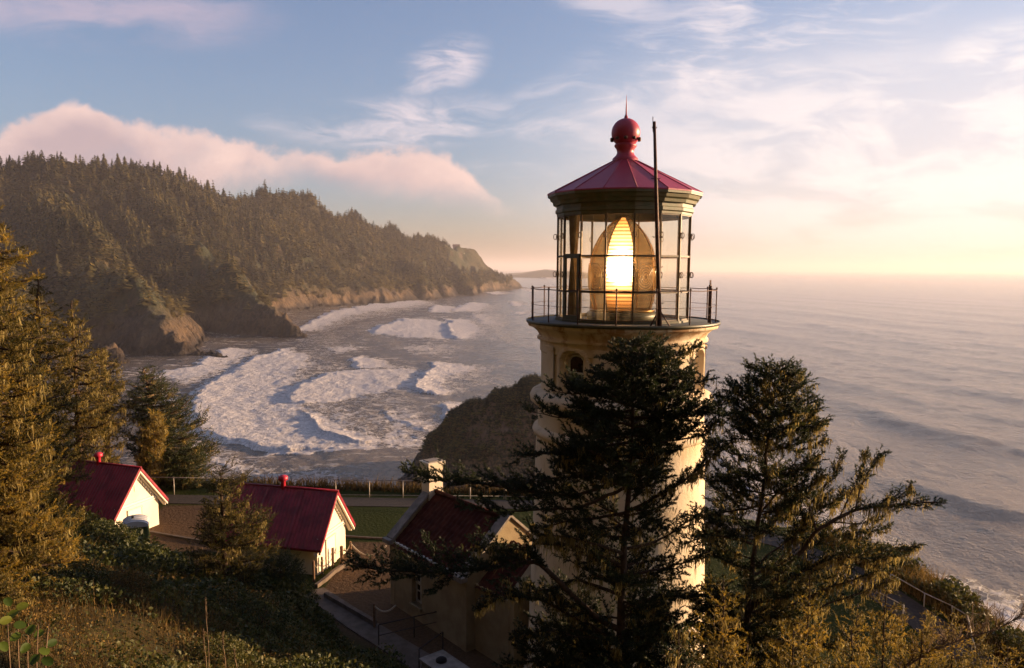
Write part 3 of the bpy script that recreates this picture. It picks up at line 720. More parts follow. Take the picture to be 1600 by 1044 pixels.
MULL = mat('mullion_paint', (.075, .060, .032), (.15, .085, .035), 8, .5, .3, 40)
for i in range(16):
    mu = MB(); p0 = corner(i, LR, H + .01); rad = polar(1, OFF + 22.5 * i)
    a_ = math.atan2(rad[1], rad[0])
    mu.box((p0[0], p0[1], (H + .01 + ZT + .03) / 2), (.055, .042, ZT - H + .02), a_)
    mu.build('mullion', MULL, lh)
    for z in (H + 1.30, H + 2.35):                              # round grab handles
        gb = MB(); c0 = corner(i, LR + .045, z); tg = polar(1, OFF + 22.5 * i + 90)
        ring = [c0 + rad * (.035 + .045 * math.cos(k)) * 1.0 + np.array([0, 0, .075 * math.sin(k)]) for k in np.linspace(0, 2 * math.pi, 13)]
        gb.tube(ring, .010, 5, False)
        ring = [c0 + tg * (.055 * math.cos(k)) + np.array([0, 0, .075 * math.sin(k)]) for k in np.linspace(0, 2 * math.pi, 13)]
        gb.tube(ring, .008, 5, False); gb.build('grab_handle', IRON, lh)
door_i = 14   # the panel with the gallery door: between the mullions left of the lens
for i in range(16):
    a, c_ = corner(i, LR - .005, 0), corner(i + 1, LR - .005, 0); e = c_ - a; nrm = polar(1, OFF + 22.5 * (i + .5))
    e1, e2 = a + e * .035, c_ - e * .035
    aa = math.atan2(e[1], e[0]); L = np.linalg.norm(e) * .93; mid = (a + c_) / 2
    for z, h_ in ((ROWS[0], .10), (ROWS[1], .045), (ROWS[2], .05), (ROWS[3], .06)): MB().box((mid[0], mid[1], z), (L, .045, h_), aa).build('glazing_bar', MULL, lh)
    if i == 13:
        tb = MB()
        for z, h_ in ((H + 1.80, .12), (H + .14, .12)): tb.box((mid[0] + nrm[0] * .03, mid[1] + nrm[1] * .03, z), (L * .92, .05, h_), aa)
        for q in (-.40, .40): tb.box((mid[0] + nrm[0] * .03 + e[0] * q, mid[1] + nrm[1] * .03 + e[1] * q, H + .97), (.09, .056, 1.78), aa)
        tb.build('door', GREEN, lh)
    pn = MB(); pn.v += [(e1[0], e1[1], ROWS[0]), (e2[0], e2[1], ROWS[0]), (e2[0], e2[1], ZT), (e1[0], e1[1], ZT)]; pn.f.append([0, 1, 2, 3]); pn.sm.append(False)
    pn.build('pane', gm, lh)
def poly16(prof, name, m_, smooth=False):
    mb = MB(); mb.lathe(prof, 16, (0, 0, 0), ang(OFF), ang(OFF) + 2 * math.pi, sm=smooth); return mb.build(name, m_, lh)
poly16([(LR - .10, H + .01), (LR + .05, H + .01), (LR + .05, H + .07), (LR - .10, H + .07)], 'sill', GREEN)
poly16([(LR - .06, ZT), (LR + .04, ZT + .0), (LR + .04, ZT + .06), (LR + .08, ZT + .09), (LR + .08, ZT + .17), (LR + .05, ZT + .19), (LR + .05, ZT + .28), (LR + .14, ZT + .30), (LR + .16, ZT + .38), (LR + .22, ZT + .42), (LR + .25, ZT + .51), (LR + .30, ZT + .52), (LR + .30, ZT + .58), (LR - .1, ZT + .60)], 'cornice', GREENL)
RZ = ZT + .58
roof = poly16([(LR + .31, RZ), (LR + .31, RZ + .035), (.36, RZ + .96)], 'roof', ROOFR)
for i in range(16):
    MB().tube([corner(i, LR + .31, RZ + .04), corner(i, .36, RZ + .968)], .012, 4).build('roof_seam', ROOFR, roof)
MB().lathe([(.36, RZ + .9), (.36, RZ + 1.03), (.32, RZ + 1.07), (.26, RZ + 1.13), (.23, RZ + 1.20), (.25, RZ + 1.29), (.31, RZ + 1.37), (.31, RZ + 1.41), (.27, RZ + 1.45)], 32).build('vent_neck', ROOFR, lh)
bz = RZ + 1.74
bl_ = MB(); bl_.lathe([(.0, .40)] + [(.40 * math.cos(R(a)), .40 * math.sin(R(a))) for a in range(80, -62, -7)] + [(.26, -.33)], 36, (0, 0, bz)); ball = bl_.build('vent_ball', ROOFR, lh)
for k in range(10):
    p = polar(.395, 36 * k, bz - .17); MB().lathe([(0, .035), (.045, .02), (.055, -.02), (.04, -.05)], 8, p).build('vent_hood', IRON, ball)
MB().lathe([(.06, .38), (.05, .44), (.022, .5), (.018, .66), (.004, 1.02)], 10, (0, 0, bz)).build('spike', ROOFR, lh)
# inside the lantern: floor plinth, ceiling and curtain
poly16([(0, ZT + .40), (LR - .07, ZT + .38), (LR - .07, ZT + .02)], 'ceiling', BLACKIN)
MB().lathe([(.98, H + .02), (1.0, H + .04), (1.0, H + .22), (.92, H + .26), (0, H + .26)], 40).build('lens_plinth', GREEN, lh)
# ---- first order lens: eight panels of stacked prisms between brass ribs
LENSZ = H + .28; LH_ = 2.62
def lens_r(u): return .97 * (math.sin(math.pi * (.13 + .80 * u) ** .86) ** .72 if u < .62 else max(.14, .965 * math.cos((u - .45) / .55 * 1.45) ** .82)) if False else float(np.interp(u, [0, .12, .25, .4, .55, .68, .8, .9, .97, 1.0], [.86, .95, .99, 1.0, .97, .87, .70, .48, .26, .12]) * .96)
lgm = bpy.data.materials.new('lens_prisms'); lgm.use_nodes = True; t, b = nodes_of(lgm); P = t.coord('Object')
_z = t.xyz(P)[2]; t.l.new(t.mix(((_z * 50.0)._m('SINE') * .5 + .5).step(.25, .75), (.035, .020, .008), (.30, .19, .075)).s, b.inputs['Base Color']); b.inputs['Roughness'].default_value = .12; b.inputs['Specular IOR Level'].default_value = .9
trn = t.new('ShaderNodeBsdfTransparent'); trn.inputs[0].default_value = (.95, .80, .55, 1); mx = t.new('ShaderNodeMixShader'); mx.inputs[0].default_value = .46
t.l.new(b.outputs[0], mx.inputs[1]); t.l.new(trn.outputs[0], mx.inputs[2]); t.l.new(mx.outputs[0], t.n['Material Output'].inputs[0])
lit = bpy.data.materials.new('emissive_lens_prisms'); lit.use_nodes = True; t, b = nodes_of(lit); P = t.coord('Object'); ox, oy, oz = t.xyz(P)
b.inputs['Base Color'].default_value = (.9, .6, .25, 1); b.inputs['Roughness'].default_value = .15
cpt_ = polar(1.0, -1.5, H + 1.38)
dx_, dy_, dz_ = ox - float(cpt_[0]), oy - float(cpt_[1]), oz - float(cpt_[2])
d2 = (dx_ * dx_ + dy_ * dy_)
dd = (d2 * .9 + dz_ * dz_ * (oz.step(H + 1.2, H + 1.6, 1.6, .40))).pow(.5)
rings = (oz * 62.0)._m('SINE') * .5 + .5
em = t.new('ShaderNodeEmission')  # the panel itself emits, standing in for lamp light sent through its prisms
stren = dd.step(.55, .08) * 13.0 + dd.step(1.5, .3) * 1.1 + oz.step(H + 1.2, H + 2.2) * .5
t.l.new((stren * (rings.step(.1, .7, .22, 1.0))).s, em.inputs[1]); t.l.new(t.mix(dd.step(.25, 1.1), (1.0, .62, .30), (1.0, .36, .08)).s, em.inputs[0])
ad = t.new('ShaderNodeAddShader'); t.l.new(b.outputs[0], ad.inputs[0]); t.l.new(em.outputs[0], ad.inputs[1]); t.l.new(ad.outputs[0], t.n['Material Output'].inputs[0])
BRASS = mat('brass', (.30, .17, .05), (.2, .1, .03), 9, .35, metal=.8)
BULL = mat('prism_rings', (.34, .22, .09), None, rough=.2, spec=.9)
lens = MB().lathe([(.90, LENSZ - .02), (.93, LENSZ), (.93, LENSZ + .03), (.88, LENSZ + .04)], 40).build('lens', BRASS, lh)
def lens_panel(d0, d1, m_, name):
    prof = []; nP = 46
    for k in range(nP):
        u0 = k / nP; u1 = (k + 1) / nP
        r0, r1 = lens_r(u0), lens_r(u1); mid_ = (u0 + u1) / 2; rm = lens_r(mid_)
        prof += [(r0 - .025, LENSZ + LH_ * u0), (rm + .018, LENSZ + LH_ * mid_)]
    prof.append((lens_r(1), LENSZ + LH_))
    mb = MB(); mb.lathe(prof, 6, (0, 0, 0), ang(d0), ang(d1), sm=False)
    return mb.build(name, m_, lens)
P0 = -29.0
for k in range(8):
    d0 = P0 + 45 * k if k else P0
    w0, w1 = P0 + 45 * k - (0 if k else 0), P0 + 45 * (k + 1)
    if k == 0: w1 = P0 + 48
    if k == 1: w0 = P0 + 48
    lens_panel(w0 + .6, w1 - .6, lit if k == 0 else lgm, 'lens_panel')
    rb = MB(); rb.tube([polar(lens_r(u) + .012, w0, LENSZ + LH_ * u) for u in np.linspace(0, 1, 24)], .016, 5); rb.build('lens_rib', BRASS, lens)
    if k:                                                      # bull's eye of each panel
        mid_ = (w0 + w1) / 2; be = MB()
        for rr in (.07, .13, .19, .25, .31):
            pts = []
            for q in np.linspace(0, 2 * math.pi, 25):
                zz = H + 1.25 + rr * math.sin(q) * 1.15; u = (zz - LENSZ) / LH_; r_ = lens_r(u) + .02
                pts.append(polar(r_, mid_ + math.degrees(rr * math.cos(q) / r_), zz))
            be.tube(pts, .011, 4, False)
        be.build('bulls_eye', BULL, lens)
lampm = bpy.data.materials.new('lamp_glow'); lampm.use_nodes = True; b = lampm.node_tree.nodes['Principled BSDF']; b.inputs['Emission Color'].default_value = (1, .62, .28, 1); b.inputs['Emission Strength'].default_value = 60
MB().lathe([(0, -.09), (.05, -.07), (.08, 0), (.05, .07), (0, .09)], 16, (0, 0, H + 1.38)).build('lamp', lampm, lh)
MB().tube([(0, 0, H + .26), (0, 0, H + 1.29)], .06, 10).build('lamp_stand', BRASS, lh)
# curtains gathered inside the left panes
CUR = mat('curtain_cloth', (.24, .15, .06), (.15, .09, .035), 5, .9, trans=.4)
cu = MB(); pts = []
for k in range(60):
    d = -60 + 17 * k / 59; pts.append((d, 1.70 + .065 * math.sin(k * 1.1)))
for z0, z1, w_ in ((H + .1, H + 1.7, 1.0), (H + 1.7, ZT, 1.0)):
    b0 = len(cu.v)
    for d, r_ in pts:
        for q in range(6):
            z = z0 + (z1 - z0) * q / 5; sq = .26 + .6 * abs((z - (H + 1.7)) / 1.6) ** .7; cu.v.append(tuple(polar(r_, -52 + (d + 52) * sq, z)))
    for i in range(len(pts) - 1):
        for q in range(5): cu.f.append([b0 + i * 6 + q, b0 + (i + 1) * 6 + q, b0 + (i + 1) * 6 + q + 1, b0 + i * 6 + q + 1]); cu.sm.append(True)
cu.build('curtain', CUR, lh)
# lightning mast on the gallery, with step irons and tripod feet
mf = W(1030.5, 508, LY - 2.38) ; mt = W(1022.5, 190, LY - 2.38); mf[2] = GZ + .0
ms = empty('mast', (mf[0], mf[1], mf[2])); tag(ms, 'thin rusty lightning mast standing on the gallery before the lantern panes', 'mast')
tv = mt - mf
MB().tube([tv * k for k in (0, .33, .66, 1.0)], [.066, .058, .048, .036], 8).build('pole', IRON, ms)
MB().tube([tv + (-.03, 0, -.25), tv + (-.04, 0, .12)], .010, 5).build('rod', IRON, ms)
for py in (188, 277, 367, 414, 471):
    k = (508 - py) / (508 - 190); k = min(k, .97); c0 = tv * k; st_ = MB(); L = .115 if py != 188 else .06
    st_.tube([c0 + (-L, 0, .025), c0 + (-L * .9, 0, 0), c0 + (L * .9, 0, 0), c0 + (L, 0, .025)], .012, 5); st_.build('step_iron', IRON, ms)
for dx_, dy_ in ((-.24, -.05), (.26, -.02), (0, .28)):
    MB().tube([tv * .0 + (dx_, dy_, .01), tv * .085], .020, 5).build('leg', IRON, ms)
# ================================================================ BUILDINGS
WALLW = mat('white_wall', (.78, .68, .53), (.70, .60, .45), 1.2, .7, .25, 18, bdist=.01)
TRIM = mat('white_trim', (.80, .72, .60), None, rough=.6)
RED = mat('red_sheet_roof', (.17, .006, .018), (.30, .018, .035), 2.2, .38, .15, 25)
REDV = mat('red_vent_paint', (.42, .02, .04), (.5, .03, .05), 4, .4)
def frame3(o, u, v):
    return lambda a, b, c=0.0: np.array([o[0] + u[0] * a + v[0] * b, o[1] + u[1] * a + v[1] * b, c])
def oil_house(c, ridge_dir, label):
    """c: ground point under the middle of the lit gable; ridge runs away along ridge_dir"""
    root = empty('oil_house', (c[0], c[1], 0)); tag(root, label, 'outbuilding', 'red roofed oil houses')
    u = np.array(ridge_dir, float); u /= np.linalg.norm(u); v = np.array([u[1], -u[0]])   # v: across the gable
    F = lambda a, b_, z: (u[0] * a + v[0] * b_, u[1] * a + v[1] * b_, z)
    rz = math.atan2(u[1], u[0])
    hw, L, ze, zr = 1.30, 4.3, 1.52, 3.12
    wb = MB()
    wb.poly([F(0, -hw, -.8), F(0, hw, -.8), F(0, hw, ze - .08), F(0, 0, zr - .10), F(0, -hw, ze - .08)], np.array([u[0] * L, u[1] * L, 0])); wb.build('wall', WALLW, root)
    bb = MB(); bb.box(F(-.03, 0, ze - .02), (.07, 2 * hw + .10, .10), rz); bb.box(F(L / 2, -hw - .03, ze - .16), (L, .07, .10), rz); bb.box(F(-.02, 0, ze - .14), (.05, 2 * hw + .05, .05), rz); bb.build('cornice_band', TRIM, root)
    dr = MB(); dr.box(F(-.02, -.15, .38), (.05, .74, 1.62), rz)
    d = dr.build('door', TRIM, root)
    fr = MB()
    for q in (-.56, .26): fr.box(F(-.035, q, .38), (.05, .06, 1.72), rz)
    fr.box(F(-.035, -.15, 1.23), (.05, .88, .06), rz); fr.build('door_frame', WALLW, d)
    MB().lathe([(0, .02), (.02, 0), (0, -.02)], 8, F(-.06, .12, .45)).build('door_knob', IRON, d)
    sl_ = math.atan2(zr - ze, hw); oh = .30
    for s_ in (-1, 1):                                         # corrugated sheets, each slope one part
        n = 120; V_ = []; F_ = []
        sl = math.hypot(hw + oh, (zr - ze) * (hw + oh) / hw)
        for i in range(n + 1):
            a = -.34 + (L + .55) * i / n; lift_ = .035 + .016 * math.cos(i * math.pi * 2 / 4) + (.012 if i % 40 < 3 else 0)
            for b_, z in ((0, zr + .02), (s_ * (hw + oh), zr + .02 - (zr - ze) * (hw + oh) / hw)):
                V_.append(F(a, b_ + s_ * lift_ * math.sin(sl_), z + lift_ * math.cos(sl_)))
            for b_, z in ((0, zr - .06), (s_ * (hw + oh), zr - .06 - (zr - ze) * (hw + oh) / hw)): V_.append(F(a, b_, z))
        for i in range(n):
            o_ = i * 4; F_ += [(o_, o_ + 4, o_ + 5, o_ + 1), (o_ + 2, o_ + 3, o_ + 7, o_ + 6), (o_ + 1, o_ + 5, o_ + 7, o_ + 3)]
        F_ += [(0, 1, 3, 2), (n * 4, n * 4 + 2, n * 4 + 3, n * 4 + 1)]
        mb = MB(); mb.add(V_, F_, False); rf = mb.build('roof_slope', RED, root)
    MB().tube([F(-.36, 0, zr + .075), F(L + .22, 0, zr + .075)], .055, 8).build('ridge_cap', RED, root)
    for s_ in (-1, 1):                                         # barge boards of the gable, two steps, and the small teeth under them
        bg_ = MB(); w_ = hw + oh; dzr = (zr - ze) * w_ / hw
        for off, th, dep in ((.02, .15, -.31), (.16, .08, -.17)):
            bg_.poly([F(dep, 0, zr - off), F(dep, s_ * w_, zr - dzr - off), F(dep, s_ * w_, zr - dzr - off - th), F(dep, 0, zr - off - th)], np.array([u[0] * (.10 if off < .1 else .16), u[1] * (.10 if off < .1 else .16), 0]))
        bg_.build('barge_board', TRIM, root)
        for k in range(8):
            q = .16 + k * .132; dt = MB(); bq = s_ * q * 1.0; zz = zr - .34 - (zr - ze) * q / hw
            dt.box(F(-.045, bq, zz), (.08, .05, .12), rz); dt.build('dentil', TRIM, root)
    vt = MB(); vt.lathe([(.10, -.1), (.10, .30), (.19, .33), (.20, .37), (.20, .47), (.15, .50), (.13, .52), (.0, .54)], 20, F(2.2, 0, zr + .05)); vt.build('roof_vent', REDV, root)
    ga = MB(); ga.box(F(-.015, -.1, 2.25), (.03, .03, .42), rz); ga.build('gable_hatch', TRIM, root)
    return root, F
def mid(a, b_): return (a + b_) / 2
N2, F2 = np.array([-7.9, 30.2]), np.array([-7.3, 32.72])
h2, F_2 = oil_house(mid(N2, F2), (-.973, .23), 'small white outbuilding with crimson roof in the middle, nearer the rope posts')
N1, F1 = np.array([-18.05, 33.9]), np.array([-17.2, 36.35])
h1, F_1 = oil_house(mid(N1, F1), (-.945, .325), 'small white outbuilding with crimson roof at the left, beside the portable toilet')
# portable toilet
pt = empty('portable_toilet', (0, 0, 0)); pc = G(214, 862, 0.2); pt.location = (pc[0], pc[1], 0); pt.rotation_euler = (0, 0, .40)
tag(pt, 'green portable toilet with pale rounded roof below the left outbuilding', 'portable toilet')
PG = mat('green_plastic', (.07, .10, .03), (.09, .12, .035), 3, .5); PW = mat('pale_plastic', (.55, .55, .56), (.48, .47, .46), 3, .45)
bx_ = MB(); bx_.box((0, 0, .62), (.95, .95, 1.65)); bdy = bx_.build('cabin', PG, pt)
for q in (-.3, 0, .3): MB().box((q, -.485, .62), (.05, .03, 1.5)).build('rib', PG, bdy)
MB().box((.49, 0, .6), (.03, .7, 1.4)).build('door', PG, pt)
rf = MB(); rf.poly([(-.53, -.53, 1.44)] + [(-.53 * math.cos(R(k)), -.53, 1.47 + .24 * math.sin(R(k))) for k in range(0, 181, 15)] + [(.53, -.53, 1.44)], (0, 1.06, 0)); rfo = rf.build('roof', PW, pt)
for q in (-.35, -.1, .15, .4): MB().tube([(.53 * math.cos(R(k)) * 1.0, q, 1.475 + .245 * math.sin(R(k))) for k in range(10, 171, 20)], .018, 4).build('roof_rib', PW, rfo)
MB().tube([(-.1, 0, 1.6), (-.1, 0, 1.80)], .05, 10).build('vent_pipe', BLACKIN, pt)

# ---- workroom joined to the tower
TILE = mat('clay_tiles', (.085, .020, .014), None, rough=.9, spec=.1); t, b = nodes_of(TILE)
t.l.new(t.mix(t.noise(t.coord('Object'), 3, 6).step(.3, .7), (.045, .012, .009), (.085, .024, .016)).s, b.inputs['Base Color'])
WK = mat('workroom_render', (.36, .28, .16), (.27, .20, .11), 1.5, .85, .4, 14, bdist=.02)
wr = empty('workroom', (-4.4, 27.5, 0)); tag(wr, 'pale workroom with red tiled roof and chimney left of the tower', 'house')
u = np.array([.64, -.77]); v = np.array([.77, .64])
Fw = lambda a, b_, z: (u[0] * a + v[0] * b_, u[1] * a + v[1] * b_, z)
rz = math.atan2(u[1], u[0]); LW, WW, ze, zr = 4.5, 3.6, 2.45, 3.95
# long wall with a window opening (a 1.85-2.65)
wa, wb_, wz0, wz1 = 1.30, 1.95, .55, 1.98
wl = MB()
for a0, a1, z0, z1 in ((0, wa, -1, ze), (wb_, LW, -1, ze), (wa, wb_, -1, wz0), (wa, wb_, wz1, ze)):
    wl.box(Fw((a0 + a1) / 2, .13, (z0 + z1) / 2), (a1 - a0, .26, z1 - z0), rz)
wl.box(Fw(LW / 2, WW - .13, (ze - 1) / 2), (LW, .26, ze + 1), rz)
wl.build('wall', WK, wr)
fr = MB(); ca_ = (wa + wb_) / 2
for q in (wa + .03, ca_, wb_ - .03): fr.box(Fw(q, .20, (wz0 + wz1) / 2), (.05, .05, wz1 - wz0), rz)
for q, h_ in ((wz0 + .03, .06), ((wz0 + wz1) / 2, .10), (wz1 - .03, .06), (wz0 + .42, .03), (wz1 - .42, .03)): fr.box(Fw(ca_, .205, q), (wb_ - wa - .02, .045, h_), rz)
wf = fr.build('window', FRAME, wr); MB().box(Fw(ca_, .235, (wz0 + wz1) / 2), (wb_ - wa, .01, wz1 - wz0), rz).build('pane', DARK, wf)
MB().box(Fw(ca_, .0, wz0 - .04), (wb_ - wa + .1, .2, .08), rz).build('sill', WK, wf)
MB().box(Fw(LW / 2, -.02, ze + .0), (LW, .10, .12), rz).build('eaves_gutter', FRAME, wr)
COPE = mat('weathered_coping', (.30, .26, .22), (.2, .17, .14), 4, .85, .5, 20)
for a in (0, LW):                                              # gable walls rising above the roof as parapets
    g = MB(); top_ = .16
    g.poly([Fw(a - .14, -.02, -1), Fw(a - .14, WW + .02, -1), Fw(a - .14, WW + .02, ze + top_), Fw(a - .14, WW / 2, zr + top_ + .1), Fw(a - .14, -.02, ze + top_)], np.array([u[0] * .28, u[1] * .28, 0])); g.build('gable_wall', WK, wr)
    cp_ = MB()
    for s_ in (-1, 1):
        e0 = (WW / 2 + s_ * (WW / 2 + .12)); pts = [(e0, ze + top_ - .10), (WW / 2, zr + top_ + .1), (WW / 2, zr + top_ + .2), (e0, ze + top_ + .02)]
        cp_.poly([Fw(a - .21, q, z) for q, z in pts], np.array([u[0] * .42, u[1] * .42, 0]))
        cp_.box(Fw(a, e0 + s_ * .04, ze + top_ - .10), (.46, .26, .16), rz)
    cp_.build('coping', COPE, wr)
def tile_slope(name, a0, a1, s_, zE, zR, w2, mid_b, parent, over=.18):
    na = int((a1 - a0) / .045); nb = int(math.hypot(w2, zR - zE) / .33 * 5); V_ = []; F_ = []
    for i in range(na + 1):
        a = a0 + (a1 - a0) * i / na
        for j in range(nb + 1):
            q = j / nb; cour = (j % 5) / 5; lift_ = .045 + .035 * (1 - cour) + .022 * math.sin(a * 2 * math.pi / .24)
            V_.append(Fw(a, mid_b + s_ * (w2 + over) * (1 - q), zE - over * (zR - zE) / w2 + (zR - zE) * (1 + over / w2) * q + lift_))
    k = nb + 1
    for i in range(na):
        for j in range(nb): F_.append((i * k + j, (i + 1) * k + j, (i + 1) * k + j + 1, i * k + j + 1))
    MB().add(V_, F_, False).build(name, TILE, parent)
for s_ in (-1, 1): tile_slope('roof_slope', .16, LW - .16, s_, ze, zr, WW / 2, WW / 2, wr)
MB().tube([Fw(.16, WW / 2, zr + .12), Fw(LW - .16, WW / 2, zr + .12)], .085, 8).build('ridge_tiles', TILE, wr)
ch = MB(); ch.box(Fw(-.02, WW / 2, 4.1), (.52, .62, 2.2), rz); ch.box(Fw(-.02, WW / 2, 5.0), (.60, .70, .12), rz); ch.box(Fw(-.02, WW / 2, 5.14), (.66, .76, .14), rz)
chm = ch.build('chimney', WALLW, wr); MB().box(Fw(-.02, WW / 2, 5.225), (.44, .54, .03), rz).build('chimney_cap', COPE, chm)
# passage to the tower
pz, pr, L2 = 2.25, 3.35, 1.75
ps = MB()
for q in (.45, WW - .45): ps.box(Fw(LW + .14 + L2 / 2, q, pz / 2 - .5), (L2, .24, pz + 1), rz)
ps.build('passage_wall', WK, wr)
pw = (WW - .9) / 2
for s_ in (-1, 1): tile_slope('passage_roof', LW + .22, LW + L2, s_, pz, pr, pw, WW / 2, wr)
g = MB(); aE = LW + L2 + .10
g.poly([Fw(aE, .35, -1), Fw(aE, WW - .35, -1), Fw(aE, WW - .35, pz + .2), Fw(aE, WW / 2, pr + .35), Fw(aE, .35, pz + .2)], np.array([u[0] * .26, u[1] * .26, 0])); g.build('passage_gable', WK, wr)

# ---- chimney-topped small white gable glimpsed behind the tree: garden wall pier
# ---- paths and kerbs
CONC = mat('concrete', (.14, .105, .08), (.095, .07, .05), 3, .9, .5, 25)
ASPH = mat('path_asphalt', (.034, .026, .02), (.05, .038, .03), 6, .9, .4, 50)
def strip(name, pts, w_, z, h_, m_, kind='structure'):
    """a flat band along a line of ground points, with real thickness"""
    p = [np.array(q[:2], float) for q in pts]; V_ = []; F_ = []
    for i, q in enumerate(p):
        d = p[min(i + 1, len(p) - 1)] - p[max(i - 1, 0)]; d /= np.linalg.norm(d); nrm = np.array([-d[1], d[0]])
        for s_, zz in ((-1, z), (1, z), (1, z + h_), (-1, z + h_)): V_.append((*(q + nrm * s_ * w_ / 2), zz))
    for i in range(len(p) - 1):
        for k in range(4): F_.append((i * 4 + k, i * 4 + (k + 1) % 4, i * 4 + 4 + (k + 1) % 4, i * 4 + 4 + k))
    F_ += [(0, 3, 2, 1), tuple(len(p) * 4 - 4 + k for k in range(4))]
    o = MB().add(V_, F_).build(name, m_); tag(o, kind=kind); return o
def lineG(lst, z=0.0, n=6):
    out = []
    for a, b_ in zip(lst[:-1], lst[1:]):
        for k in range(n): q = k / n; out.append(G(a[0] + (b_[0] - a[0]) * q, a[1] + (b_[1] - a[1]) * q, z))
    return out + [G(*lst[-1], z)]
strip('path', [(-26, 41.3), (-18, 40.4), (-5, 40.0), (4, 39.6), (9, 37.8), (12.6, 34.2), (14.3, 30.5), (14.9, 26), (14.9, 18)], 1.5, -.1, .125, ASPH)
strip('walkway', lineG([(488, 925), (520, 946), (560, 975), (610, 1006), (655, 1034), (720, 1075)]), .95, -.3, .36, CONC)
strip('kerb', lineG([(509, 934), (545, 955), (586, 979)]), .16, -.2, .42, CONC)
strip('kerb_curved', lineG([(494, 919), (510, 907), (522, 896), (536, 887), (550, 882)]), .14, -.2, .36, CONC)
strip('kerb_edge', lineG([(235, 833), (268, 839), (315, 847), (360, 853)]), .12, -.2, .30, CONC)
strip('kerb_far', lineG([(530, 838), (570, 841), (605, 843), (660, 846)]), .10, -.2, .27, CONC)

# ---- white pipe fences
PIPE = mat('white_pipe', (.42, .38, .33), (.3, .26, .21), 5, .45, metal=.2)
def pipe_fence(name, pts, h_, label, low=True, group=None, m_=None, step=2.0, mid_=False, top=True, zf=None):
    m_ = m_ or PIPE
    root = empty(name, (pts[0][0], pts[0][1], 0)); tag(root, label, 'fence', group)
    o = np.array([pts[0][0], pts[0][1], 0.0]); P_ = [np.array([q[0], q[1], (zf(q) if zf else 0.0)]) - o for q in pts]
    for z, r_ in ([(h_, .022)] if top else []) + ([(.16, .016)] if low else []) + ([(h_ / 2, .016)] if mid_ else []):
        for a, b_ in zip(P_[:-1], P_[1:]): MB().tube([a + (0, 0, z), b_ + (0, 0, z)], r_, 6).build('rail', m_, root)
    for a, b_ in zip(P_[:-1], P_[1:]):
        n = max(1, round(np.linalg.norm(b_ - a) / step))
        for k in range(n):
            q = a + (b_ - a) * k / n; MB().tube([q + (0, 0, -.3), q + (0, 0, h_)], .024, 6).build('post', m_, root)
    q = P_[-1]; MB().tube([q + (0, 0, -.3), q + (0, 0, h_)], .024, 6).build('post', m_, root)
    return root
yb = 40.9
pipe_fence('pipe_fence', [(-22, yb + .5), (-15.2, yb + .2)], .98, 'white pipe rail behind the left outbuilding', step=2.9, low=False)
pipe_fence('pipe_fence', [(-9.6, yb), (-.4, yb - .1)], .98, 'white pipe rail at the lawn edge between outbuilding and chimney', step=1.75)
pipe_fence('pipe_fence', [(-.3, yb - .1), (4.5, yb - .5), (9.0, 38.8), (11.2, 36.8)], 1.0, 'white pipe rail behind the tower at the cliff edge', step=2.2)
gA = [G(1310, 893, 1.0), G(1412, 946, 1.0)]
pipe_fence('pipe_fence', [q[:2] for q in gA], 1.0, 'white rail beside the dark path on the right', low=False, step=2.2)
gB = [G(1392, 897, .55), G(1445, 927, .55), G(1488, 947, .55), G(1512, 962, .55), G(1520, 1000, .55), G(1535, 1044, .55)]
pipe_fence('pipe_fence', [q[:2] for q in gB], .85, 'bent white rail nearest the right cliff edge', low=False, step=1.8, zf=lambda q: -.3)
# ---- rope posts by the middle outbuilding
WOOD = mat('post_wood', (.20, .115, .06), (.13, .07, .035), 8, .85, .5, 40); ROPE = mat('rope', (.55, .48, .38), (.42, .34, .24), 30, .8)
ropeposts = []
spec = [(490.5, 876, 909, 'first rope post against the lit gable, nearest the hedge'), (503.5, 870, 897, 'second rope post against the lit gable wall'), (520, 856, 886, 'third rope post before the right side of the lit gable'),
        (534, 853, 879, 'stout short rope post at the corner of the middle outbuilding'), (548, 846, 874, 'rope post standing alone right of the middle outbuilding'), (585, 943, 982, 'dark post by the kerb left of the workroom wall')]
for px, y0, y1, lab in spec:
    g = G(px, y1, 0); zt = W(px, y0, g[1])[2]; zt = min(max(zt, .65), 1.0); thick = .075 if 'stout' in lab else .05
    mb = MB(); mb.lathe([(thick, -.3), (thick, zt - .03), (thick * .6, zt), (0, zt + .005)], 8)
    o = mb.build('rope_post', WOOD, None, (g[0], g[1], 0)); tag(o, lab, 'post', 'rope fence posts'); ropeposts.append((g, zt))
def rope(a, b_, sag, label, r_=.014):
    o = np.array(a); L = np.array(b_) - o
    mb = MB(); mb.tube([L * k + (0, 0, -sag * 4 * k * (1 - k)) for k in np.linspace(0, 1, 15)], r_, 6); ob = mb.build('rope', ROPE, None, tuple(o)); tag(ob, label, 'rope', 'ropes hung between posts'); return ob
tops = [np.array([g[0], g[1], z - .07]) for g, z in ropeposts]
rope(tops[0], tops[1], .30, 'thin rope hung between the first and second rope posts', .009); rope(tops[1], tops[2], .30, 'thin rope hung between the second and third rope posts', .009)
rope(tops[2], tops[3], .22, 'thin rope between the third post and the stout corner post', .009); rope(tops[3], tops[4], .25, 'short white rope from the stout post to the lone post')
rope(tops[4], G(603, 853, 1.0), .48, 'long sagging white rope reaching from the lone post to the workroom corner', .028)
rope(tops[5], G(618, 946, 1.0), .22, 'white rope from the dark kerb post to the workroom wall', .028)
DARKPIPE = mat('dark_pipe', (.05, .035, .028), None, rough=.5, metal=.4)
pipe_fence('hand_rail', [q[:2] for q in (G(592, 1010, 0), G(700, 984, 0))], .75, 'low dark handrail beside the concrete walkway', low=False, mid_=True, m_=DARKPIPE, step=1.5)
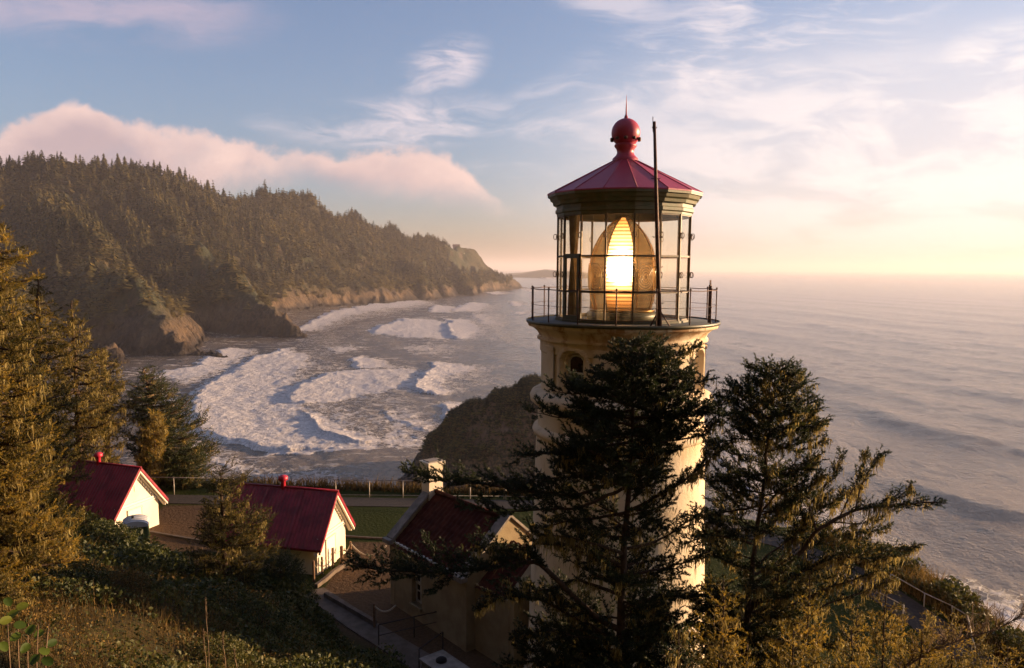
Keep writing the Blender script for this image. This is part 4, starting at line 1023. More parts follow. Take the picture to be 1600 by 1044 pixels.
pipe_fence('hand_rail', [q[:2] for q in (G(655, 1050, 0), G(692, 1022, 0))], .75, 'short dark handrail near the utility box', low=False, m_=DARKPIPE, step=1.2)
# ---- utility box at the foot of the slope
bp_ = G(700, 1046, .55); ub = empty('utility_box', (bp_[0], bp_[1], 0), rz); tag(ub, 'pale weathered utility box with dark domed cap near the workroom wall', 'box')
bd = MB(); bd.box((0, 0, .1), (1.7, .75, 1.0)); bd.build('cabinet', COPE, ub); MB().box((0, 0, .63), (1.84, .88, .07)).build('lid', COPE, ub)
MB().lathe([(.17, 0), (.17, .06), (.11, .11), (0, .13)], 16, (-.35, 0, .665)).build('cap', BLACKIN, ub)
# ---- far headland: keeper's hut and the road's guard walls
def small_house(px, py, Y, s_, label):
    p = W(px, py, Y); root = empty('hut', p, .3); tag(root, label, 'house')
    MB().box((0, 0, -1 * s_), (16 * s_, 11 * s_, 22 * s_)).build('wall', mat('hut_wall', (.30, .17, .13)), root)
    MB().poly([(-9 * s_, -7 * s_, 9.6 * s_), (-9 * s_, 7 * s_, 9.6 * s_), (-9 * s_, 0, 15 * s_)], (18 * s_, 0, 0)).build('roof', mat('hut_roof', (.16, .09, .07)), root)
    MB().box((0, -6 * s_, 6 * s_), (3 * s_, .6, 4 * s_)).build('window', DARK, root)
small_house(713, 391, 2010, 1.0, 'tiny red brown house on the crest of the far headland')
GW = mat('guard_wall_stone', (.62, .52, .42))
for k, (pa, pb, Y, lab) in enumerate((((474, 415.5), (487, 412.5), 1225, 'pale roadside wall on the far headland, middle of the wooded slope'), ((402, 423), (409, 422), 1110, 'pale roadside wall fragment on the far headland, nearest the cove'),
                                  ((716, 399), (726, 396), 2010, 'pale retaining wall beside the tiny far house'), ((622, 404), (632, 401), 1640, 'pale roadside wall on the far headland below its trees'))):
    a, b_ = W(*pa, Y), W(*pb, Y + 5); h_ = 3.6 if k < 2 else 2.6
    o = MB().poly([(0, 0, -4), (*(b_ - a)[:2], (b_ - a)[2] - 4), (*(b_ - a)[:2], (b_ - a)[2] + h_ * .5), (0, 0, h_ * .5)], (0, 3, 0)).build('guard_wall', GW, None, tuple(a - np.array([0, 6, 0])))
    tag(o, lab, 'wall', 'road walls on the far headland')
# ================================================================ PLANTS
BARK = mat('bark', (.045, .028, .018), (.09, .055, .032), 12, .95, .8, 30, bdist=.01)
BARKL = mat('pale_bark', (.20, .13, .075), (.11, .07, .04), 10, .9, .7, 30, bdist=.01)
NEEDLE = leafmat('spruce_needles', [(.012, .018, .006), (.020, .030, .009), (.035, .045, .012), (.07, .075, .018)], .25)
NEEDLEW = leafmat('sunlit_needles', [(.030, .030, .007), (.075, .062, .012), (.22, .155, .022), (.42, .27, .04)], .45)  # gold of the low sun put into the needle colour of sunlit trees
LICH = leafmat('beard_lichen', [(.14, .10, .03), (.22, .16, .05), (.32, .25, .08), (.42, .34, .13)], .45, .8)
LEAF = leafmat('shrub_leaves', [(.018, .026, .006), (.035, .045, .010), (.07, .075, .016), (.13, .11, .025)], .3)
BRUSH = leafmat('dry_brush', [(.04, .026, .009), (.085, .055, .017), (.15, .090, .025), (.26, .16, .035)], .35, .8)
FARN = leafmat('far_needles', [(.020, .019, .006), (.065, .055, .015), (.16, .115, .028)], .15, .8)
DEADW = mat('dead_twig', (.22, .15, .09), (.12, .08, .05), 15, .9)

def unit(a): return a / (np.linalg.norm(a, axis=-1, keepdims=True) + 1e-9)
def resample(p, ds):
    p = np.asarray(p, float); s = np.r_[0, np.cumsum(np.linalg.norm(np.diff(p, axis=0), axis=1))]
    n = max(3, int(s[-1] / ds) + 1); q = np.linspace(0, s[-1], n)
    # rounded rather than kinked
    out = np.stack([np.interp(q, s, p[:, k]) for k in range(3)], 1)
    for _ in range(2): out[1:-1] = (out[:-2] + 2 * out[1:-1] + out[2:]) / 4
    return out, s[-1]
class Plant:
    def __init__(s, rg): s.rg = rg; s.o = []; s.d = []; s.l = []; s.lo = []; s.ll = []; s.tw = []
    def shoots(s, o, d, l): s.o.append(o); s.d.append(d); s.l.append(l)
    def limb(s, pts, start=.25, sec=.42, dens=1.0, k=1.0, up=.20, lich=.0, flat=.75, tuft=1.0, ds=.06):
        rg = s.rg; p, L = resample(pts, .06 * k); n = len(p)
        tdir = unit(np.gradient(p, axis=0)); ds = ds * k / dens
        m = int(L * (1 - start) / ds)
        for i in range(max(m, 2)):
            t_ = start + (1 - start) * (i + rg.random()) / max(m, 2); idx = min(int(t_ * (n - 1)), n - 1); o = p[idx]; td = tdir[idx]
            lat = unit(np.cross(td, [0, 0, 1.0])); side = 1 if i % 2 else -1
            tt = (t_ - start) / (1 - start)
            ln = sec * (.35 + .9 * math.sin(math.pi * min(1, .22 + .75 * tt)) ** .8) * (.55 + .8 * rg.random())
            if tt > .9: ln *= .65
            dd = unit(td * (.55 + .4 * rg.random()) + lat * side * (flat + .3 * rg.normal()) + np.array([0, 0, up + .42 * rg.normal()]))
            m2 = max(4, int(ln / (.034 * k))); q = np.linspace(.12, 1, m2)[:, None]
            sag = np.array([0, 0, 1.0]) * (.02 * ln * q ** 2 + .16 * ln * q ** 4)
            so = o + dd * ln * q + sag; sl = unit(np.cross(dd, [0, 0, 1.0])); sg = np.where(np.arange(m2) % 2, 1, -1)[:, None]
            sd = unit(dd * .75 + sl * sg * .65 + np.array([0, 0, .34]) + rg.normal(size=(m2, 3)) * .34)
            sd[-1] = unit(dd + rg.normal(size=3) * .15)
            s.shoots(so, sd, (.055 + .065 * rg.random(m2)) * k * tuft)
            s.tw.append((o, so[-1], .004 * k + .004 * ln))
            if lich and rg.random() < lich:
                nl = rg.integers(1, 4); w_ = rg.random((nl, 1)); s.lo.append(o + (so[-1] - o) * w_); s.ll.append((.06 + .24 * rg.random(nl) ** 1.5) * k ** .5)
        if lich:
            nl = int(L / (.05 * k) * lich); ii = rg.integers(int(n * .12), n, nl); s.lo.append(p[ii]); s.ll.append((.06 + .26 * rg.random(nl) ** 1.8) * k ** .5)
        return p
    def tuftend(s, o, d, r, k=1.0, n=14):
        rg = s.rg; s.shoots(np.repeat(o[None], n, 0) + rg.normal(size=(n, 3)) * r * .3, unit(d + rg.normal(size=(n, 3)) * .7), np.full(n, r))
    def build_needles(s, name, mat_, parent, k=1.0, per=15, tone=(.0, 1.0), size=1.0):
        rg = s.rg; O = np.concatenate(s.o); D = np.concatenate(s.d); L = np.concatenate(s.l); n = len(O)
        q = (np.arange(per) + .5) / per; O2 = O[:, None] + D[:, None] * (L[:, None] * q)[..., None]
        rnd = unit(rg.normal(size=(n, per, 3))); perp = unit(rnd - D[:, None] * (rnd * D[:, None]).sum(-1, keepdims=True))
        nd = unit(D[:, None] * .75 + perp * .8); ln = (.026 + .014 * rg.random((n, per, 1))) * k * size
        w_ = unit(np.cross(nd, unit(rg.normal(size=(n, per, 3))))) * (.0060 * k * size)
        V_ = np.stack([O2 - w_, O2 + w_, O2 + nd * ln], 2).reshape(-1, 3)
        F_ = np.arange(len(V_)).reshape(-1, 3); ob = npobj(name, V_, F_, mat_, parent)
        cl = fbm2(O[:, 0] * 3 + O[:, 2] * 1.3, O[:, 1] * 3 + O[:, 2] * 2.1, 1.0, 2, 5)
        tn = np.clip((tone[0] + (tone[1] - tone[0]) * (.45 + .5 * cl[:, None] + .22 * rg.normal(size=(n, 1)) + .25 * (q[None] - .5))), 0, 1)
        set_tone(ob, tn.ravel()); return ob
    def build_lichen(s, parent, k=1.0, per=9, w0=.008):
        if not s.lo: return
        rg = s.rg; O = np.concatenate(s.lo); L = np.concatenate(s.ll); n = len(O)
        o = O[:, None] + rg.normal(size=(n, per, 3)) * np.array([.03, .03, .015]) * k; l = L[:, None] * (.4 + .7 * rg.random((n, per)))
        a = rg.random((n, per)) * 6.28; wd = np.stack([np.cos(a), np.sin(a), 0 * a], -1) * (w0 * k * (.6 + .8 * rg.random((n, per, 1))))
        j1 = rg.normal(size=(n, per, 3)) * .018 * k; j2 = rg.normal(size=(n, per, 3)) * .03 * k
        dn = np.array([0, 0, -1.0]); A = o - wd; B = o + wd; M1 = o + dn * l[..., None] * .55 + j1; C1 = M1 - wd * .75; C2 = M1 + wd * .75; E_ = o + dn * l[..., None] + j2
        V_ = np.stack([A, B, C2, C1, E_], 2).reshape(-1, 3); b_ = np.arange(n * per)[:, None] * 5
        F_ = np.concatenate([b_ + [0, 1, 2], b_ + [0, 2, 3], b_ + [3, 2, 4]], 1).reshape(-1, 3)
        ob = npobj('lichen', V_, F_, LICH, parent); set_tone(ob, np.repeat(np.clip(.5 + .3 * rg.normal(size=n * per), 0, 1), 3)); return ob
    def twigs(s):
        V_ = []; F_ = []
        for a, b_, r_ in s.tw:
            d = unit(b_ - a); u_ = unit(np.cross(d, [.1, .2, 1.0])) * r_; v_ = np.cross(d, u_)
            k = len(V_); V_ += [a + u_, a - u_ * .5 + v_ * .87, a - u_ * .5 - v_ * .87, b_]; F_ += [(k, k + 1, k + 3), (k + 1, k + 2, k + 3), (k + 2, k, k + 3)]
        return V_, F_
def detailed_tree(name, label, base, trunk, limbs, r0, seed, nmat, bark=BARK, group=None, k=1.0, per=15, tone=(0, 1), extra=None, cat='tree', lichw=.008, nsize=1.0):
    """trunk: points; limbs: dicts(pts, r, **Plant.limb options); everything a child of an Empty at the base"""
    rg = np.random.default_rng(seed); root = empty(name, base); tag(root, label, cat, group); B = np.asarray(base, float)
    tk, Lt = resample(np.asarray(trunk) - B, .3); n = len(tk)
    tk[1:-1] += rg.normal(size=(n - 2, 3)) * .012 * k
    MB().tube(list(tk), [r0 * (1 - .88 * (i / (n - 1)) ** .9) for i in range(n)], 10).build('trunk', bark, root)
    pl = Plant(rg); V_ = []; F_ = []
    for lb in limbs:
        pts = np.asarray(lb['pts']) - B; kw = {a: b_ for a, b_ in lb.items() if a not in ('pts', 'r')}
        p = pl.limb(pts, k=k, **kw); m_ = len(p); v, f = tube_np([q + rg.normal(size=3) * .006 * k for q in p[::2]], [lb['r'] * (1 - .8 * i / max(1, len(p[::2]) - 1)) for i in range(len(p[::2]))], 6)
        o = len(V_); V_ += v; F_ += [tuple(i + o for i in q) for q in f]
    v, f = pl.twigs(); o = len(V_); V_ += v; F_ += [tuple(i + o for i in q) for q in f]
    MB().add(V_, F_, True).build('limbs', bark, root)['kind'] = 'stuff'
    if extra: extra(pl)
    pl.build_needles('crown', nmat, root, k, per, tone, nsize); pl.build_lichen(root, k, w0=lichw)
    return root
def limbpx(trunk_pt, pts, Y0, dY, rg):
    """a limb that leaves trunk_pt and runs through picture points; its tip ends dY nearer or farther"""
    P_ = [np.asarray(trunk_pt, float)]
    for i, (a, b_) in enumerate(pts): P_.append(W(a, b_, Y0 + dY * (i + 1) / len(pts)))
    return P_

# ---- the two spruces in front of the tower
rgA = np.random.default_rng(21)
def at_trunk(tr, py):
    ys = [project(q)[1] for q in tr]; o = np.argsort(ys); return np.array([np.interp(py, np.array(ys)[o], tr[o, k]) for k in range(3)])
YA = 12.0
trA = np.array([W(a, b_, YA) for a, b_ in [(958, 1330), (962, 1150), (968, 1044), (972, 950), (976, 850), (984, 740), (990, 640), (987, 575), (990, 528)]])
LA = []
def addA(y0, pts, dY=0.0, r=.03, **kw): LA.append(dict(pts=limbpx(at_trunk(trA, y0), pts, YA, dY, rgA), r=r, **kw))
addA(552, [(1020, 562), (1062, 556), (1095, 541)], -.3, .018, start=.15, sec=.20, lich=.2)
addA(556, [(962, 560), (948, 566), (935, 574)], .2, .016, start=.1, sec=.20)
addA(580, [(955, 590), (940, 592)], -.4, .016, start=.1, sec=.24); addA(585, [(1020, 590), (1060, 588)], .3, .016, start=.1, sec=.24)
addA(602, [(940, 610), (892, 616), (858, 610)], .2, .022, start=.2, sec=.24)
addA(612, [(1030, 618), (1075, 600), (1112, 592)], .3, .022, start=.1, sec=.26, lich=.25)
addA(640, [(930, 652), (872, 652), (822, 642)], -.2, .024, start=.15, sec=.28)
addA(655, [(1050, 650), (1100, 640), (1136, 626)], 0, .024, start=.12, sec=.30, lich=.25)
addA(680, [(1040, 690), (1092, 682), (1128, 655)], -.5, .024, start=.15, sec=.30, lich=.4)
addA(690, [(930, 700), (868, 708), (802, 714)], .1, .028, start=.2, sec=.30)
addA(718, [(930, 742), (860, 748), (794, 762)], .4, .028, start=.2, sec=.32)
addA(745, [(900, 775), (830, 768), (760, 757), (690, 752), (628, 735)], .5, .034, start=.22, sec=.38, dens=1.3)
addA(760, [(905, 795), (840, 796), (775, 802), (715, 790)], -.4, .032, start=.25, sec=.30)
addA(800, [(1027, 776), (1067, 753), (1098, 728), (1122, 704)], -.2, .034, start=.25, sec=.24, lich=.8, dens=.8)
addA(800, [(930, 810), (880, 815), (835, 830)], .3, .03, start=.35, sec=.30, lich=.5)
addA(858, [(1030, 845), (1070, 818), (1104, 800)], .3, .03, start=.4, sec=.22, lich=.7, dens=.6)
addA(865, [(930, 850), (885, 838), (850, 838)], -.5, .03, start=.4, sec=.26, lich=.7, dens=.7)
addA(985, [(936, 968), (893, 930), (862, 897), (838, 877), (785, 884), (705, 893), (620, 893), (540, 882)], -.3, .055, start=.34, sec=.46, dens=1.4)
addA(900, [(1030, 890), (1080, 876), (1108, 862)], -.3, .03, start=.3, sec=.26, lich=.5, dens=.8)
addA(930, [(900, 905), (860, 920), (800, 930)], .5, .035, start=.45, sec=.28, lich=.7, dens=.7)
addA(950, [(1030, 930), (1080, 935), (1130, 920)], .2, .035, start=.3, sec=.32, lich=.3)
addA(885, [(900, 852), (842, 850), (792, 862), (735, 850)], .3, .03, start=.35, sec=.34, lich=.5)
addA(1005, [(900, 965), (840, 935), (790, 930), (745, 955)], .2, .035, start=.35, sec=.36, lich=.4)
addA(1000, [(930, 985), (870, 985), (800, 990)], .3, .035, start=.3, sec=.34, lich=.4)
addA(1010, [(1030, 990), (1080, 975), (1150, 965)], -.2, .035, start=.2, sec=.34, lich=.3)
addA(1040, [(920, 1030), (850, 1030), (780, 1040)], -.3, .035, start=.2, sec=.36, lich=.3)
addA(1060, [(1020, 1040), (1090, 1030), (1160, 1040)], -.4, .035, start=.1, sec=.36, lich=.3)
addA(1110, [(940, 1050), (880, 1060), (820, 1075)], -.8, .035, start=.1, sec=.36)
hw_left = lambda y: np.interp(y, [525, 560, 600, 640, 700, 760, 800, 860, 930, 1000, 1080], [14, 38, 58, 110, 150, 150, 120, 90, 120, 150, 160])
hw_right = lambda y: np.interp(y, [525, 560, 600, 640, 700, 760, 800, 860, 1080], [12, 55, 105, 125, 110, 70, 70, 80, 140])
for i in range(150):
    y = 534 + 550 * ((i + .5) / 150) ** 1.05; th = i * 2.4 + rgA.normal() * .2; sx, sy = math.cos(th), math.sin(th)
    hwp = (hw_left(y) if sx < 0 else hw_right(y)); L = hwp / FPX * YA * (.72 + .42 * rgA.random()); P0_ = at_trunk(trA, y)
    if rgA.random() < (.50 if 770 < y < 960 else .12): continue
    tip = P0_ + np.array([sx * L, sy * L * .8, L * (.02 + .34 * rgA.random())]); md = P0_ + (tip - P0_) * .5 + np.array([0, 0, -.04 * L])
    LA.append(dict(pts=[P0_, md, tip], r=.020 if y > 650 else .012, start=.15, sec=min(.36, .12 + L * .28), lich=.04 if y < 700 else .18, dens=1.1 if y < 800 else .9))
def topA(pl):
    for q in (526, 532, 540): pass
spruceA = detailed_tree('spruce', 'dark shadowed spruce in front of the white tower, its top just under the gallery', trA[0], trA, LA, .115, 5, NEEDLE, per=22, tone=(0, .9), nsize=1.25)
YB = 12.4
trB = np.array([W(a, b_, YB) for a, b_ in [(1160, 1330), (1158, 1150), (1162, 1044), (1168, 950), (1176, 870), (1190, 780), (1200, 700), (1206, 640), (1212, 590), (1215, 566)]])
LB = []
def addB(y0, pts, dY=0.0, r=.03, **kw): LB.append(dict(pts=limbpx(at_trunk(trB, y0), pts, YB, dY, rgA), r=r, **kw))
addB(655, [(1180, 640), (1155, 618), (1136, 594)], .1, .018, start=.15, sec=.20, lich=.2)
addB(600, [(1235, 592), (1260, 606), (1278, 630)], -.2, .014, start=.1, sec=.20); addB(590, [(1195, 590), (1180, 600)], .2, .012, start=.1, sec=.2)
addB(640, [(1240, 640), (1270, 650), (1288, 672)], .2, .016, start=.1, sec=.22, lich=.4)
addB(680, [(1240, 668), (1270, 652), (1282, 632)], -.2, .016, start=.2, sec=.18, lich=.4)
addB(690, [(1240, 705), (1268, 700), (1290, 684)], .1, .016, start=.3, sec=.16, lich=.5, dens=.8)
addB(740, [(1230, 735), (1265, 720), (1290, 706)], .1, .018, start=.3, sec=.14, lich=.7, dens=.6)
addB(690, [(1160, 685), (1125, 690), (1100, 700)], .2, .02, start=.2, sec=.22, lich=.35)
addB(740, [(1150, 745), (1110, 752), (1080, 742)], -.2, .022, start=.2, sec=.24, lich=.4)
addB(790, [(1140, 800), (1100, 806), (1062, 812)], .3, .025, start=.2, sec=.26, lich=.35)
addB(850, [(1130, 838), (1090, 842), (1050, 856)], -.3, .028, start=.25, sec=.26, lich=.3)
addB(800, [(1230, 800), (1262, 806)], .5, .02, start=.2, sec=.26, lich=.5)
addB(960, [(1212, 905), (1258, 856), (1276, 828), (1336, 796), (1390, 789), (1440, 786), (1476, 786)], -.3, .055, start=.62, sec=.17, lich=.45, dens=1.1)
B3 = W(1276, 828, YB - .15); B4 = W(1336, 796, YB - .2)
LB.append(dict(pts=[B3, W(1262, 790, YB), W(1290, 760, YB), W(1310, 730, YB), W(1316, 704, YB)], r=.022, start=.45, sec=.15, lich=.4))
LB.append(dict(pts=[B4, W(1345, 760, YB), W(1360, 730, YB), W(1385, 705, YB)], r=.018, start=.35, sec=.15, lich=.4))
LB.append(dict(pts=[W(1310, 812, YB), W(1330, 770, YB + .2), W(1350, 735, YB + .3), W(1352, 705, YB + .3)], r=.016, start=.4, sec=.14, lich=.4))
LB.append(dict(pts=[W(1380, 790, YB - .2), W(1405, 770, YB), W(1430, 758, YB)], r=.012, start=.25, sec=.13, lich=.3))
LB.append(dict(pts=[W(1300, 816, YB - .2), W(1350, 818, YB), W(1390, 800, YB), W(1420, 782, YB)], r=.014, start=.3, sec=.12, lich=.5, dens=.7))
addB(965, [(1235, 925), (1282, 880), (1330, 862), (1390, 862), (1436, 852)], .4, .045, start=.5, sec=.18, lich=1.2)
addB(985, [(1230, 950), (1290, 920), (1340, 905), (1385, 888)], -.2, .035, start=.5, sec=.20, lich=.8, dens=.7)
addB(900, [(1215, 880), (1250, 830), (1272, 790), (1300, 765)], .5, .03, start=.4, sec=.18, lich=.9, dens=.7)
addB(1000, [(1220, 990), (1290, 945), (1350, 925), (1400, 900)], .2, .03, start=.55, sec=.16, lich=.6, dens=.6)
addB(940, [(1130, 925), (1090, 930), (1040, 925)], .3, .03, start=.2, sec=.28, lich=.3); addB(1000, [(1130, 985), (1090, 1000), (1040, 1000)], -.3, .03, start=.2, sec=.3, lich=.3)
addB(980, [(1220, 1000), (1280, 1005), (1340, 1010)], -.5, .03, start=.2, sec=.3, lich=.7); addB(1040, [(1100, 1045), (1240, 1045), (1300, 1060)], -.5, .03, start=.2, sec=.3, lich=.5)
for i in range(90):
    y = 574 + 500 * ((i + .5) / 90) ** 1.1; th = i * 2.4 + rgA.normal() * .2; sx, sy = math.cos(th), math.sin(th)
    if 700 < y < 980 and rgA.random() < .5: continue
    hwp = np.interp(y, [566, 600, 650, 700, 760, 850, 1080], [12, 55, 80, 84, 90, 90, 110]); L = hwp / FPX * YB * (.68 + .5 * rgA.random()); P0_ = at_trunk(trB, y)
    tip = P0_ + np.array([sx * L, sy * L * .9, L * (.15 + .45 * rgA.random())]); md = P0_ + (tip - P0_) * .5 + np.array([0, 0, -.05 * L])
    LB.append(dict(pts=[P0_, md, tip], r=.014, start=.15, sec=min(.28, .08 + L * .28), lich=.2, dens=1.5))
for pts, dY in (([(1240, 868), (1290, 838), (1345, 832), (1392, 826)], .5), ([(1235, 842), (1275, 800), (1310, 778), (1345, 766)], .7), ([(1225, 800), (1262, 768), (1290, 742)], -.4), ([(1240, 900), (1300, 872), (1360, 872), (1410, 868)], -.4), ([(1222, 760), (1255, 742), (1276, 722)], .4), ([(1230, 935), (1285, 905), (1330, 885)], .6)):
    addB(pts[0][1] + 45, pts, dY, .02, start=.25, sec=.22, lich=.5, dens=1.1)
spruceB = detailed_tree('spruce', 'windswept spruce right of the tower with long bare limbs and golden hanging lichen', trB[0], trB, LB, .10, 6, NEEDLE, per=20, tone=(.05, 1.1), nsize=1.1)

# ---- generic conifer, for the ones standing around the bay side
def conifer(label, base, top, prof, seed, nmat, nl=60, k=1.0, r0=.14, lich=.3, rise=.05, start=.15, sec=.35, dens=1.0, tone=(0, 1), lo=.12, name='spruce', group=None, bark=BARK, per=12, asym=(0, 0), cat='tree', nsize=1.0, lichw=.008, bowed=0.0, skip=0.0):
    rg = np.random.default_rng(seed); base = np.asarray(base, float); top = np.asarray(top, float); H_ = top - base; h = np.linalg.norm(H_)
    tr = [base + H_ * q + np.array([bowed * math.sin(q * 3.1), 0, 0]) for q in np.linspace(0, 1, 7)]; limbs = []
    for i in range(nl):
        q = 1 - (1 - lo) * ((i + .6) / nl) ** .9; P0_ = base + H_ * q + np.array([bowed * math.sin(q * 3.1), 0, 0]); th = i * 2.399 + rg.normal() * .25
        if rg.random() < skip: continue
        L = float(np.interp(1 - q, [a for a, _ in prof], [b_ for _, b_ in prof])) * (.6 + .5 * rg.random()); cx_, sy_ = math.cos(th), math.sin(th); L *= 1 + asym[0] * cx_ + asym[1] * sy_
        z1 = L * (rise + .15 * rg.normal()); tip = P0_ + np.array([cx_ * L, sy_ * L, z1]); md = P0_ + (tip - P0_) * .55 + np.array([0, 0, -.10 * L])
        limbs.append(dict(pts=[P0_, md, tip], r=max(.008, r0 * .22 * L ** .5), start=start, sec=min(sec, .10 + L * .3), lich=lich, dens=dens))
    return detailed_tree(name, label, base, tr, limbs, r0, seed, nmat, bark, group, k, per, tone, None, cat, lichw, nsize)
def gp(px, py, Y):                     # foot on the ground below this picture point
    p = W(px, py, Y); return np.array([p[0], p[1], float(ground_z(p[0], p[1])) - .15])
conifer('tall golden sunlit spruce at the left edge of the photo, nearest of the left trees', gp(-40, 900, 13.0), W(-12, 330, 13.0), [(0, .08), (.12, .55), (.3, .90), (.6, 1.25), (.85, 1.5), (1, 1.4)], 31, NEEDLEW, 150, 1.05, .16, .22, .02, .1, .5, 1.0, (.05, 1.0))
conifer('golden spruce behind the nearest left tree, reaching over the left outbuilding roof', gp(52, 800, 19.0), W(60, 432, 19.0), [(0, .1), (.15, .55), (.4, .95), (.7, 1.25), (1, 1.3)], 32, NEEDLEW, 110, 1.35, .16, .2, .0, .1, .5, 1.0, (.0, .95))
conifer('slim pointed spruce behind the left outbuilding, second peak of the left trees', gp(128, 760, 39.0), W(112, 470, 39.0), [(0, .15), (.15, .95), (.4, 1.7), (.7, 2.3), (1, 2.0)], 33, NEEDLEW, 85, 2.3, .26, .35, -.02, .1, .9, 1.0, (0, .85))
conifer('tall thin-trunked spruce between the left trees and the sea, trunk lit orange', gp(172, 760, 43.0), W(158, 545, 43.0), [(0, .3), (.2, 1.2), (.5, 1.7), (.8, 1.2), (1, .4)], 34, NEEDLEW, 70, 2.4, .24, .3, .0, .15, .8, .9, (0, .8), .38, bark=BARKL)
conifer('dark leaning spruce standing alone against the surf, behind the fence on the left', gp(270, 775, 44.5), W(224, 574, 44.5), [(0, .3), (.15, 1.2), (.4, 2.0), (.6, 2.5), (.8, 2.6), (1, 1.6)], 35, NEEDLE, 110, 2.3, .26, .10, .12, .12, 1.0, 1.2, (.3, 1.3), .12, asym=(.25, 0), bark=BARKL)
conifer('round dark spruce bush below the leaning spruce, left of the fence gap', gp(292, 775, 43), W(300, 700, 43), [(0, .5), (.4, 1.2), (1, 1.3)], 36, NEEDLE, 60, 2.2, .12, .1, .1, .1, .7, 1.1, (.2, 1.1), .05, name='bush', cat='bush')
conifer('golden upright shrub behind the left outbuilding gable', gp(236, 775, 42.0), W(246, 648, 42.0), [(0, .35), (.4, .85), (1, .7)], 37, NEEDLEW, 46, 2.1, .10, .5, .9, .1, .6, .8, (.4, 1.2), .05, name='shrub', cat='shrub', bark=BARKL, lichw=.012)
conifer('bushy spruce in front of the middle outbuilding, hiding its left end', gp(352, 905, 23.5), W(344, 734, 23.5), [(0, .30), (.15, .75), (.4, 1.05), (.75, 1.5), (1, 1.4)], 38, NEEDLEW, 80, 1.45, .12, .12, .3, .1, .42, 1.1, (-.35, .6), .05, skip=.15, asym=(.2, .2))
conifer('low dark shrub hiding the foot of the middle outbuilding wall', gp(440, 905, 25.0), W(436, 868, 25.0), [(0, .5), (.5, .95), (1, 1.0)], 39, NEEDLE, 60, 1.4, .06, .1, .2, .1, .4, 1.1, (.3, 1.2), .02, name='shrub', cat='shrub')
for px, Y, top, wv_, sd, lab in ((1265, 11.5, 900, 1.0, 41, 'lichen covered young spruce at the lower right, below the long limbs'), (1385, 12.5, 905, 1.05, 42, 'lichen covered young spruce at the lower right, before the dark path'), (1130, 10.0, 905, 1.0, 43, 'young spruce at the foot of the tower between the two large spruces'),
                               (1490, 13.5, 965, 1.1, 44, 'low golden spruce bush at the right cliff edge'), (1330, 9.5, 985, 1.0, 45, 'low lichen covered bush at the bottom edge, right of centre'), (1575, 15.0, 1010, 1.1, 46, 'low bush in the lower right corner above the surf'), (905, 13.4, 925, .9, 47, 'young dark spruce in the shade of the large dark spruce'), (1200, 13.5, 925, 1.0, 48, 'golden young spruce behind the windswept spruce'), (1440, 11.0, 985, 1.2, 49, 'low golden bush under the dead branch'), (1240, 9.0, 985, .9, 50, 'dense low spruce at the bottom edge under the windswept spruce'), (1060, 9.3, 985, .9, 51, 'low dark spruce at the bottom edge before the tower'), (1455, 16.0, 955, .9, 52, 'small golden spruce beside the bent rail, above the dead branch'), (1530, 18.0, 990, .9, 53, 'small golden spruce at the cliff edge right of the bent rail'), (1340, 15.5, 945, .8, 54, 'small golden spruce in front of the dark path')):
    conifer(lab, gp(px, top + 120, Y), W(px, top, Y), [(0, .12), (.3, .5 * wv_), (.6, .95 * wv_), (1, 1.25 * wv_)], sd, NEEDLE if sd in (47, 51) else NEEDLEW, 80, 1.05, .06, .2 if sd in (47, 51) else .14, .45, .12, .30, 1.0, (.1, 1.0), .03, group=None)
# dead lichened branch reaching out over the surf
rg = np.random.default_rng(77); Yd = 11.0
bb0 = W(1395, 1055, Yd); br = [bb0, W(1450, 1020, Yd), W(1500, 1000, Yd), W(1555, 985, Yd), W(1603, 958, Yd)]
dbp = empty('dead_branch', gp(1360, 1100, Yd)); tag(dbp, 'bare grey branch with fine twigs reaching right over the surf', 'branch'); B0 = np.array(dbp.location)
p, L = resample(np.array([[B0[0], B0[1], B0[2]]] + [list(q) for q in br]) - B0, .12); MB().tube(list(p), [.035 * (1 - .8 * i / len(p)) for i in range(len(p))], 6).build('limb', BARKL, dbp)
tv_, tf_ = [], []
for i in range(len(p) // 3, len(p)):
    for q in range(5):
        o = p[i]; d = unit(np.array([.25 + .5 * rg.normal(), .4 * rg.normal(), .8 + .4 * rg.normal()])); L1 = .16 + .3 * rg.random(); e = o + d * L1
        v, f = tube_np([o, o + d * L1 * .5 + rg.normal(size=3) * .015, e], [.007, .005, .002], 3, False); k_ = len(tv_); tv_ += v; tf_ += [tuple(a + k_ for a in z) for z in f]
        for _ in range(4):
            s_ = o + d * L1 * (.3 + .6 * rg.random()); e2 = s_ + unit(d + rg.normal(size=3) * .6) * (.05 + .12 * rg.random()); v, f = tube_np([s_, e2], [.004, .0015], 3, False); k_ = len(tv_); tv_ += v; tf_ += [tuple(a + k_ for a in z) for z in f]
MB().add(tv_, tf_, True).build('twigs', BARKL, dbp)['kind'] = 'stuff'
